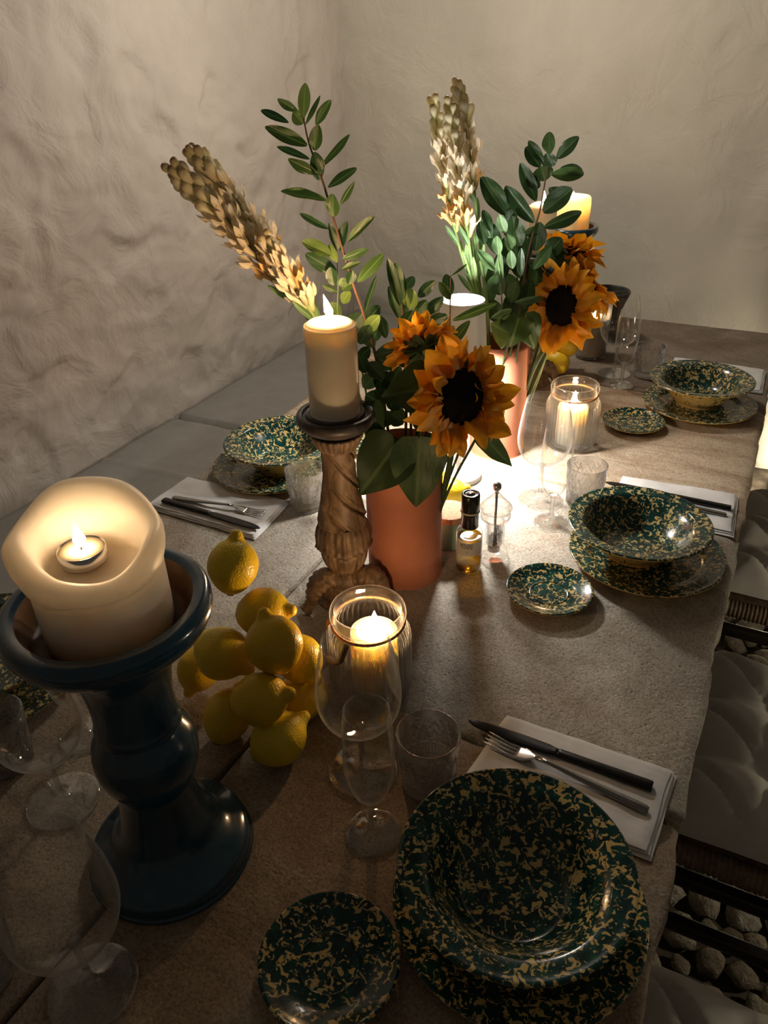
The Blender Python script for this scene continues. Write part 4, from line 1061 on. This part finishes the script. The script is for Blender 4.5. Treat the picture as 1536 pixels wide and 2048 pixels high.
def branch(label, root, D, crop, stem, leaves, kind, stem_r=.0028, depth=.05, mat='twig', name='leafy_branch', into=None, dl=.0):
    """crop = (scale, ox, oy): reading frame of the picks; stem and leaves are picks at forward distance D"""
    s, ox, oy = crop
    def P(x, y, d=0): return U(ox + x / s, oy + y / s, D + d)
    t = thing(name, label, 'branch', root, 0, 'leafy branches in the vases')
    pts = [Vector(into)] if into is not None else [Vector(root)]
    pts += [P(x, y) for x, y in stem]
    path = spline(pts, 8)
    mk('stem', tube(rel(path, t), [stem_r * (1 - .65 * i / (len(path) - 1)) for i in range(len(path))], 8), M[mat], t)
    for row in leaves:
        bx, by, tx, ty, w_ = row[:5]; kd = row[5] if len(row) > 5 else kind
        d0 = rl.uniform(-.3, .3) * depth + dl; ln = math.hypot(tx - bx, ty - by) / s / 1350
        b = P(bx, by, d0); e = P(tx, ty, d0 + rl.uniform(-.45, .45) * ln)
        ppm = F / (RC.transposed() @ (b - CAM)).z * -1
        blade('leaf', b, e, w_ / s / ppm, LV[kd][rl.randrange(4)], t, rl.uniform(-.5, .5))
    return t
def vroot(V, dx, dy): return (V[0] + dx, V[1] + dy, TZ + .02)
K1 = (3.072, 300, 150); K2 = (3.072, 800, 150); K3 = (4.267, 690, 500)
D1 = 1.111; D2 = 1.562
# near bouquet -------------------------------------------------------
tall = [(940,262,955,50,38),(940,300,880,225,45),(905,220,785,150,28),(852,292,680,216,25,'dark'),(955,305,1045,125,15),(1020,305,1110,155,32),(1010,462,1035,305,42),(965,432,705,320,42),(1050,565,1225,365,22),
        (980,517,780,440,22,'dark'),(1030,602,850,520,38),(1040,645,1010,475,48,'dark'),(1095,692,1270,570,30),(1082,770,805,715,32),(1168,795,1255,650,20),(1130,868,1120,735,48),(1100,945,925,850,22,'dark'),
        (1215,1022,1380,865,28),(1150,1080,1095,910,28,'dark'),(1160,1080,1210,900,35,'dark'),(1110,1105,940,1020,45),(1145,1205,955,1100,48,'dark'),(1150,1150,1100,1040,30),(1180,1130,1340,1070,28,'dark'),
        (1175,1195,1290,1150,20),(1275,1272,1435,1100,38),(1220,1285,1245,1200,35,'dark'),(1320,1455,1395,1230,18,'dark'),(1130,1292,1110,1180,40,'dark')]
branch('tall leafy branch rising highest above the near vase', vroot(V1, -.01, .02), D1 + .03, K1, [(1420,1900),(1320,1500),(1245,1275),(1150,960),(1060,650),(980,430),(942,262)], tall, 'leaf')
low = [(1165,1500,1100,1400,45),(1150,1330,1060,1290,20),(1180,1400,1230,1330,35),(1240,1560,1300,1470,60,'dark'),(1300,1560,1410,1420,48,'dark'),(1260,1620,1200,1540,55,'dark'),(1370,1640,1420,1480,48,'dark'),(1180,1320,1250,1255,40),(1160,1290,1210,1265,30,'pale')]
branch('short pale shoot just right of the near pillar candle', vroot(V1, -.03, 0), D1 + .06, K1, [(1300,1800),(1165,1520),(1155,1300),(1150,1150)], low, 'leaf', .002, mat='green')
mid = [(470,470,370,80,50),(490,430,430,105,55,'dark'),(500,335,590,230,46),(625,400,765,265,48),(560,505,560,330,78,'leaf'),(465,590,370,310,48),(645,560,840,400,55),(540,520,420,470,60,'dark'),(600,560,700,430,50),
       (480,700,580,520,70),(700,640,640,520,60),(430,820,540,640,70),(760,690,860,545,62),(700,640,870,560,58)]
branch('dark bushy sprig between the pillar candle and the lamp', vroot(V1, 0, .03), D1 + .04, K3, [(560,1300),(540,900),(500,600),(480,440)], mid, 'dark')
thin = [(880,412,868,205,58),(900,420,800,270,40,'leaf'),(920,600,1295,455,38,'leaf'),(900,830,1060,605,45,'leaf'),(905,218,1040,115,12,'leaf'),(880,760,780,640,60),(900,850,960,740,40),(880,700,760,690,50),(900,700,930,650,22,'leaf')]
branch('thin upright twig with a leaf crossing the lamp', vroot(V1, .02, .0), D1 - .01, K3, [(870,1300),(890,830),(897,450),(903,215)], thin, 'dark', .0021)
fill1 = [(330,1330,180,1230,95),(420,1180,250,1080,95),(560,1330,420,1180,100),(230,1480,330,1330,80),(650,1330,500,1260,95),(500,1480,380,1380,95),(620,1480,740,1340,95),(160,1180,260,1060,75),(720,1180,620,1040,90),(420,1460,300,1420,70),(700,1520,600,1400,80),(330,1540,240,1430,70),(330,1260,470,1000,75),(250,900,560,830,75),(420,1010,280,920,70),(560,1000,450,850,72),(640,1050,780,860,75),(170,700,290,560,60,'leaf'),(120,800,220,640,60),(250,830,150,720,60),(100,950,210,830,55),(350,750,300,560,45),(480,900,620,760,60),
         (560,1180,440,1080,85),(700,1000,820,800,70),(180,1050,120,900,55),(330,1100,200,960,70),(640,900,740,700,60),(400,1300,250,1200,70),(480,1350,360,1240,75),(800,950,700,860,60),(540,820,440,700,60)]
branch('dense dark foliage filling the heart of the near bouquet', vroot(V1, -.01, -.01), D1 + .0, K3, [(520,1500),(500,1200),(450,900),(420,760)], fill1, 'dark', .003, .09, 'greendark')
# far bouquet --------------------------------------------------------
top2 = [(920,485,915,350,45),(965,512,1095,380,40),(880,535,790,405,30),(860,565,775,440,46),(985,575,1125,598,38),(930,610,1128,606,42),(835,772,740,540,44),(860,690,780,618,38),(890,650,870,560,66),(915,695,1035,758,48),(880,842,1060,700,66),
        (885,935,1115,840,44),(825,905,650,680,50),(750,985,885,945,30,'pale'),(690,900,640,700,42),(650,860,495,630,62),(940,560,900,480,50)]
branch('glossy leafy branch in front of the far wide candle', vroot(V2, .02, .02), D2 + .02, K2, [(700,1700),(770,1200),(810,1000),(860,830),(900,600),(918,480)], top2, 'dark', .003, .07)
pal2 = [(582,1202,470,1080,36),(615,1295,615,1095,29),(645,970,610,860,34),(605,1105,595,990,34),(690,1085,660,980,36),(820,1192,930,1050,36,'dark'),(742,1235,745,1065,26,'dark'),(520,1040,490,900,36,'dark'),(560,960,510,830,30,'dark'),
        (560,1492,684,1440,26),(705,1395,880,1372,24),(680,1400,720,1270,45,'dark'),(540,1330,600,1230,40,'dark'),(770,1440,800,1260,50,'dark'),(650,1480,720,1330,50,'dark'),(690,1190,680,1080,30)]
branch('pale green sage-like sprig at the front of the far bouquet', vroot(V2, -.01, -.02), D2 - .05, K2, [(640,1800),(630,1500),(620,1300),(600,1100)], pal2, 'pale', .0026, .05, 'green')
fill2 = [(700,1200,640,1000,60),(760,1250,700,1060,60),(820,1300,870,1130,60),(620,1350,560,1180,60),(700,1400,650,1220,60),(800,1420,760,1230,60),(880,1250,920,1080,60),(560,1400,530,1250,45),(860,1420,880,1300,60),(740,1050,690,870,55),(600,1100,540,900,50),
         (830,1080,860,900,55),(660,1000,700,820,55),(900,1120,990,1000,60),(900,1200,1010,1110,60),(940,1250,1060,1140,55),(640,1250,600,1100,50),(560,1000,500,860,45),(720,1500,760,1350,60),(600,1520,560,1380,50),(850,1300,790,1150,55),(780,1150,740,980,50)]
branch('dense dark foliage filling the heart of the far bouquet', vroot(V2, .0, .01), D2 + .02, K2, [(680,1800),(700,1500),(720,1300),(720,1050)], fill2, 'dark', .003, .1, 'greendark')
# broad collar leaves over the rim of the far vase
def sunleaf(label, root, base, tip, hw, k=0, roll=0.0, mat=None, mid=None):
    t = thing('sunflower_leaf', label, 'leaf', root, 0, 'large drooping sunflower leaves')
    path = spline([Vector(root), (Vector(root) + Vector(base)) / 2 + Vector((0, 0, .02)), Vector(base)], 6)
    mk('stalk', tube(rel(path, t), .0022, 8), M['greendark'], t)
    b, e = Vector(base), Vector(tip)
    L = (e - b).length
    o = blade('blade', b, e, hw, LV['sun'][k], t, roll)
    if mat: 
        o.data = LV['sunpale'][k]
    return t
LV['sunpale'] = [shared('leaf', leaf_mesh(.3, (.35, .6)[k], .3, k * 2.9, 'heart'), [M['leaf']]) for k in range(2)]
def PX(x, y, d): return U(x, y, d)
sunleaf('broad drooping leaf on the left of the near vase', vroot(V1, -.02, -.02), PX(800, 880, D1 - .075), PX(716, 992, D1 - .085), .046, 0, .15)
sunleaf('broad pointed leaf hanging down the front of the near vase', vroot(V1, .0, -.02), PX(838, 872, D1 - .09), PX(834, 1024, D1 - .095), .043, 1, -.1)
sunleaf('narrow leaf hanging below the big sunflower towards the glasses', vroot(V1, .03, .0), PX(960, 862, D1 - .04), PX(1024, 936, D1 - .05), .018, 0, .3)
sunleaf('broad dark leaf beside the seed disc of the big sunflower', vroot(V1, .0, .0), PX(872, 775, D1 - .07), PX(766, 790, D1 - .09), .041, 1, .2)
sunleaf('small leaf on the right shoulder of the near vase', vroot(V1, .02, .02), PX(860, 868, D1 - .085), PX(888, 915, D1 - .08), .022, 0, .2)
sunleaf('dark leaf under the right petals of the big sunflower', vroot(V1, .03, .02), PX(955, 815, D1 - .03), PX(1003, 848, D1 - .04), .025, 0, .2)
sunleaf('dusky leaf hanging beside the candlestick cup', vroot(V1, -.03, .0), PX(745, 800, D1 - .05), PX(765, 925, D1 - .07), .018, 0, .4)
sunleaf('fresh green leaf over the left rim of the far vase', vroot(V2, -.02, -.02), PX(1022, 668, D2 - .08), PX(984, 648, D2 - .09), .036, 0, .2, 1)
sunleaf('fresh green leaf over the middle rim of the far vase', vroot(V2, .0, -.02), PX(1038, 632, D2 - .075), PX(1020, 696, D2 - .085), .036, 1, -.2, 1)
sunleaf('fresh green leaf over the right rim of the far vase', vroot(V2, .02, -.02), PX(1050, 625, D2 - .07), PX(1066, 700, D2 - .08), .032, 0, .3, 1)

# sunflowers ---------------------------------------------------------
SEED = shared('seed_disc', lathe(smoothprof([(0, .17), (.3, .16), (.6, .13), (.85, .05), (1.0, -.08), (.9, -.2), (0, -.22)], 6), 48, lambda r, z, a: (r * (1 + .03 * math.sin(17 * a)), z + .012 * math.sin(31 * a + r * 40))), [M['seed']])
SEPAL = shared('sepal', leaf_mesh(.3, .5, .1, 1, 'petal'), [M['sunleaf']])
def sunflower(label, root, c, n, rd, rp, seed, npet=19, bias=None, stem_in=.10):
    c = Vector(c); n = Vector(n).normalized(); t = thing('sunflower', label, 'sunflower', root, 0, 'sunflowers in the vases')
    x = n.orthogonal().normalized(); up = Vector((0, 0, 1)); x = up.cross(n).normalized(); y = n.cross(x)
    rr = random.Random(seed)
    rot = Matrix((x, y, n)).transposed().to_4x4()
    inst('seed_disc', SEED, t, Matrix.Translation(c - t.location) @ rot @ Matrix.Diagonal((rd, rd, rd, 1)))
    for layer in range(2):
        for k in range(npet):
            a = 2 * PI * (k + .5 * layer) / npet + rr.uniform(-.12, .12)
            d = x * math.cos(a) + y * math.sin(a)
            lift = rr.uniform(-.05, .85) if layer == 0 else rr.uniform(-.4, .25)
            L = (rp - rd * .85) * rr.uniform(.78, 1.12)
            b = c + d * rd * .86 - n * (.004 + .004 * layer)
            e = b + (d + n * lift).normalized() * L
            blade('petal', b, e, L * rr.uniform(.25, .36), LV['petal'][rr.randrange(4)], t, rr.uniform(-.5, .5), n)
    for k in range(12):
        a = 2 * PI * k / 12 + rr.uniform(-.1, .1); d = x * math.cos(a) + y * math.sin(a)
        b = c + d * rd * .35 - n * rd * .45; e = c + d * rd * 1.45 - n * rd * rr.uniform(.15, .5)
        blade('sepal', b, e, rd * .30, SEPAL, t, rr.uniform(-.2, .2), -n)
    back = c - n * rd * .3
    mk('calyx', xf(lathe(smoothprof([(0, -.75), (.25, -.7), (.45, -.45), (.85, -.2), (.9, -.12)], 4), 28), Matrix.Translation(back * 0 + (c - t.location)) @ rot @ Matrix.Diagonal((rd, rd, rd, 1))), M['greendark'], t)
    s0 = c - n * rd * .6
    mk('stem', tube(rel(spline([Vector(root), Vector(root).lerp(s0, .55) + Vector((0, 0, .03)), s0 - n * rd * .8, s0], 8), t), .0048, 10), M['greendark'], t)
    return t
sunflower('big sunflower facing the camera in the near bouquet', vroot(V1, .02, -.01), PX(925, 794, D1 - .105), dirv(.50, -.16, .82), .040, .090, 1, 18)
sunflower('sunflower turned away behind the big one, its right petals showing', vroot(V1, .035, .02), PX(968, 790, D1 - .045), dirv(.88, .15, .3), .032, .070, 2, 15)
sunflower('small sunflower seen from behind above the near vase', vroot(V1, .0, .03), PX(842, 688, D1 - .03), dirv(-.25, .8, -.45), .026, .060, 3, 14)
sunflower('sunflower facing left above the far candle jar', vroot(V2, .02, -.01), PX(1120, 612, D2 - .03), dirv(-.82, -.12, .55), .043, .096, 4, 17)
sunflower('sunflower at the right edge of the far bouquet', vroot(V2, .03, .0), PX(1182, 560, D2 + .05), dirv(.70, .40, .30), .038, .088, 5, 16)
sunflower('sunflower at the top of the far bouquet below the blue dish', vroot(V2, .03, .03), PX(1142, 500, D2 + .08), dirv(.2, .80, .1), .034, .078, 6, 15)
sunflower('lower sunflower tucked behind the far left-facing one', vroot(V2, .035, .02), PX(1158, 622, D2 + .03), dirv(.75, -.35, .45), .036, .078, 7, 15)

# tuberose spikes ----------------------------------------------------
def bud_mesh(k):
    pr = [(.0, 0), (.30, .02), (.40, .12), (.48, .3), (.74, .55), (.92, .76), (.76, .91), (.36, .985), (0, 1)]
    v, f = lathe(smoothprof(pr, 3), 12, lambda r, z, a: (r * (1 + .08 * math.cos(3 * a)), z))
    return [(x + .7 * z * z * (k - .5), y, z) for x, y, z in v], f
def floret_mesh(k, spread):
    tubep = lathe([(.22, 0), (.30, .1), (.30, .3), (.42, .55), (.55, .62)], 12)
    parts = [tubep]
    for j in range(6):
        a = 2 * PI * j / 6 + .2 * (j % 2)
        pl = leaf_mesh(.5, .3, .2, j, 'petal'); sp = spread * (1 + .35 * math.sin(j * 2.3 + k))
        M_ = Matrix.Rotation(a, 4, 'Z') @ Matrix.Translation((.45, 0, .58)) @ Matrix.Rotation(sp, 4, 'Y') @ Matrix.Rotation(PI / 2, 4, 'Z') @ Matrix.Rotation(PI / 2, 4, 'X') @ Matrix.Diagonal((.36, .48, .5, 1))
        parts.append(xf(pl, M_))
    v, f, _ = join(*parts)
    return [(x, y, z) for x, y, z in v], f
BUD = [shared('bud', bud_mesh(k), [M['bud']]) for k in (0.2, .8)]
BUDT = [shared('bud', bud_mesh(k), [M['budtip']]) for k in (0.2, .8)]
FLO = [shared('floret', floret_mesh(k, s), [M['floret']]) for k, s in ((0, .25), (1, .5), (2, .8))]
WIL = [shared('floret', floret_mesh(k, s), [M['wilt']]) for k, s in ((0, .9), (1, 1.15))]
def tuberose(label, root, pts, n, start, seed, openf=.45, wide=.5, blen=.044):
    """pts: world points of the stem; blooms sit on the part beyond `start` (0-1)"""
    t = thing('tuberose_spike', label, 'flower', root, 0, 'tuberose spikes in the vases')
    path = spline([Vector(root)] + [Vector(p) for p in pts], 12); m = len(path)
    mk('stem', tube(rel(path, t), [.0042 - .0018 * i / (m - 1) for i in range(m)], 10), M['green'], t)
    rr = random.Random(seed)
    for k in range(n):
        s = start + (1 - start) * (k / (n - 1)) ** .92
        i = min(m - 2, int(s * (m - 1))); p = path[i].lerp(path[i+1], s * (m - 1) - i); tg = (path[i+1] - path[i]).normalized()
        a = k * 2.39996 + rr.uniform(-.3, .3)
        ex = tg.orthogonal().normalized(); ey = tg.cross(ex); side = ex * math.cos(a) + ey * math.sin(a)
        g = (k / (n - 1))
        ang = wide * (1 - .58 * g) * rr.uniform(.75, 1.2)
        d = (tg * math.cos(ang) + side * math.sin(ang)).normalized()
        L = blen * 1.08 * (1.0 - .32 * g ** 3) * rr.uniform(.88, 1.1); R = .0092 * (1 - .30 * g ** 3) * rr.uniform(.9, 1.1)
        if g < openf * .35 and rr.random() < .5: me = WIL[rr.randrange(2)]; nm = 'floret'; R *= 1.5
        elif g < openf: me = FLO[rr.randrange(3)]; nm = 'floret'; R *= 1.55
        elif g < .82: me = BUD[rr.randrange(2)]; nm = 'bud'
        else: me = BUDT[rr.randrange(2)]; nm = 'bud'
        q = d.to_track_quat('Z', 'Y').to_matrix().to_4x4()
        inst(nm, me, t, Matrix.Translation(p + side * .002 - t.location) @ q @ Matrix.Rotation(rr.uniform(0, 6.28), 4, 'Z') @ Matrix.Diagonal((R, R, L, 1)))
    # a few narrow bracts down the bare stem
    for k in range(5):
        s = start * (.45 + .12 * k); i = min(m - 2, int(s * (m - 1))); p = path[i]; tg = (path[i+1] - path[i]).normalized()
        sd = Matrix.Rotation(k * 2.4, 3, tg) @ tg.orthogonal().normalized()
        blade('bract', p, p + (tg + sd * .35).normalized() * .05, .005, LV['pale'][k % 4], t)
    return t
DT = D1 + .065
tuberose('tuberose spike leaning farthest left from the near vase', vroot(V1, -.02, .03), [PX(718, 800, DT), PX(640, 668, DT), PX(520, 520, DT), PX(425, 415, DT), PX(362, 352, DT)], 44, .52, 1, .42, .50, .042)
tuberose('tuberose spike leaning left, its pale buds uppermost', vroot(V1, -.01, .04), [PX(720, 800, DT + .03), PX(640, 640, DT + .03), PX(540, 490, DT + .035), PX(450, 380, DT + .035), PX(402, 325, DT + .035)], 38, .50, 2, .55, .46, .042)
tuberose('shorter tuberose spike with wilting florets behind the near candle', vroot(V1, -.02, .02), [PX(712, 800, DT - .03), PX(645, 665, DT - .03), PX(592, 575, DT - .03), PX(545, 500, DT - .03)], 22, .60, 3, .85, .42, .040)
tuberose('leftmost tuberose spike of the far bouquet', vroot(V2, -.02, .01), [PX(958, 640, D2), PX(938, 560, D2), PX(905, 440, D2), PX(885, 320, D2), PX(870, 222, D2)], 24, .56, 4, .6, .46, .040)
tuberose('middle tuberose spike of the far bouquet', vroot(V2, -.02, .02), [PX(966, 640, D2 - .02), PX(946, 540, D2 - .02), PX(930, 430, D2 - .02), PX(912, 310, D2 - .02), PX(902, 225, D2 - .02)], 26, .52, 5, .6, .46, .040)
tuberose('tallest tuberose spike at the back of the far bouquet', vroot(V2, -.01, .03), [PX(975, 640, D2 + .04), PX(962, 500, D2 + .04), PX(948, 380, D2 + .04), PX(934, 270, D2 + .04), PX(920, 190, D2 + .04)], 26, .60, 6, .5, .40, .042)
for k, (x0, x1, y1) in enumerate(((968, 948, 470), (976, 960, 520), (962, 925, 500))):
    st = [vroot(V2, -.015, .005 * k), PX(x0, 640, D2 - .01 * k), PX((x0 + x1) / 2, 560, D2 - .01 * k), PX(x1, y1, D2 - .01 * k)]
    tt = thing('tuberose_stalk', ('bare green stalk at the left side of the far bouquet', 'bare green stalk beside the lamp top in the far bouquet', 'bare green stalk leaning left in the far bouquet')[k], 'stalk', st[0], 0, 'bare tuberose stalks')
    mk('stem', tube(rel(spline(st, 8), tt), .0032, 8), M['green'], tt)
    for j in range(3):
        p = Vector(st[2]).lerp(Vector(st[3]), j / 3)
        blade('bract', p, p + Vector((.004 * (-1) ** j, 0, .045)), .004, LV['pale'][j], tt)
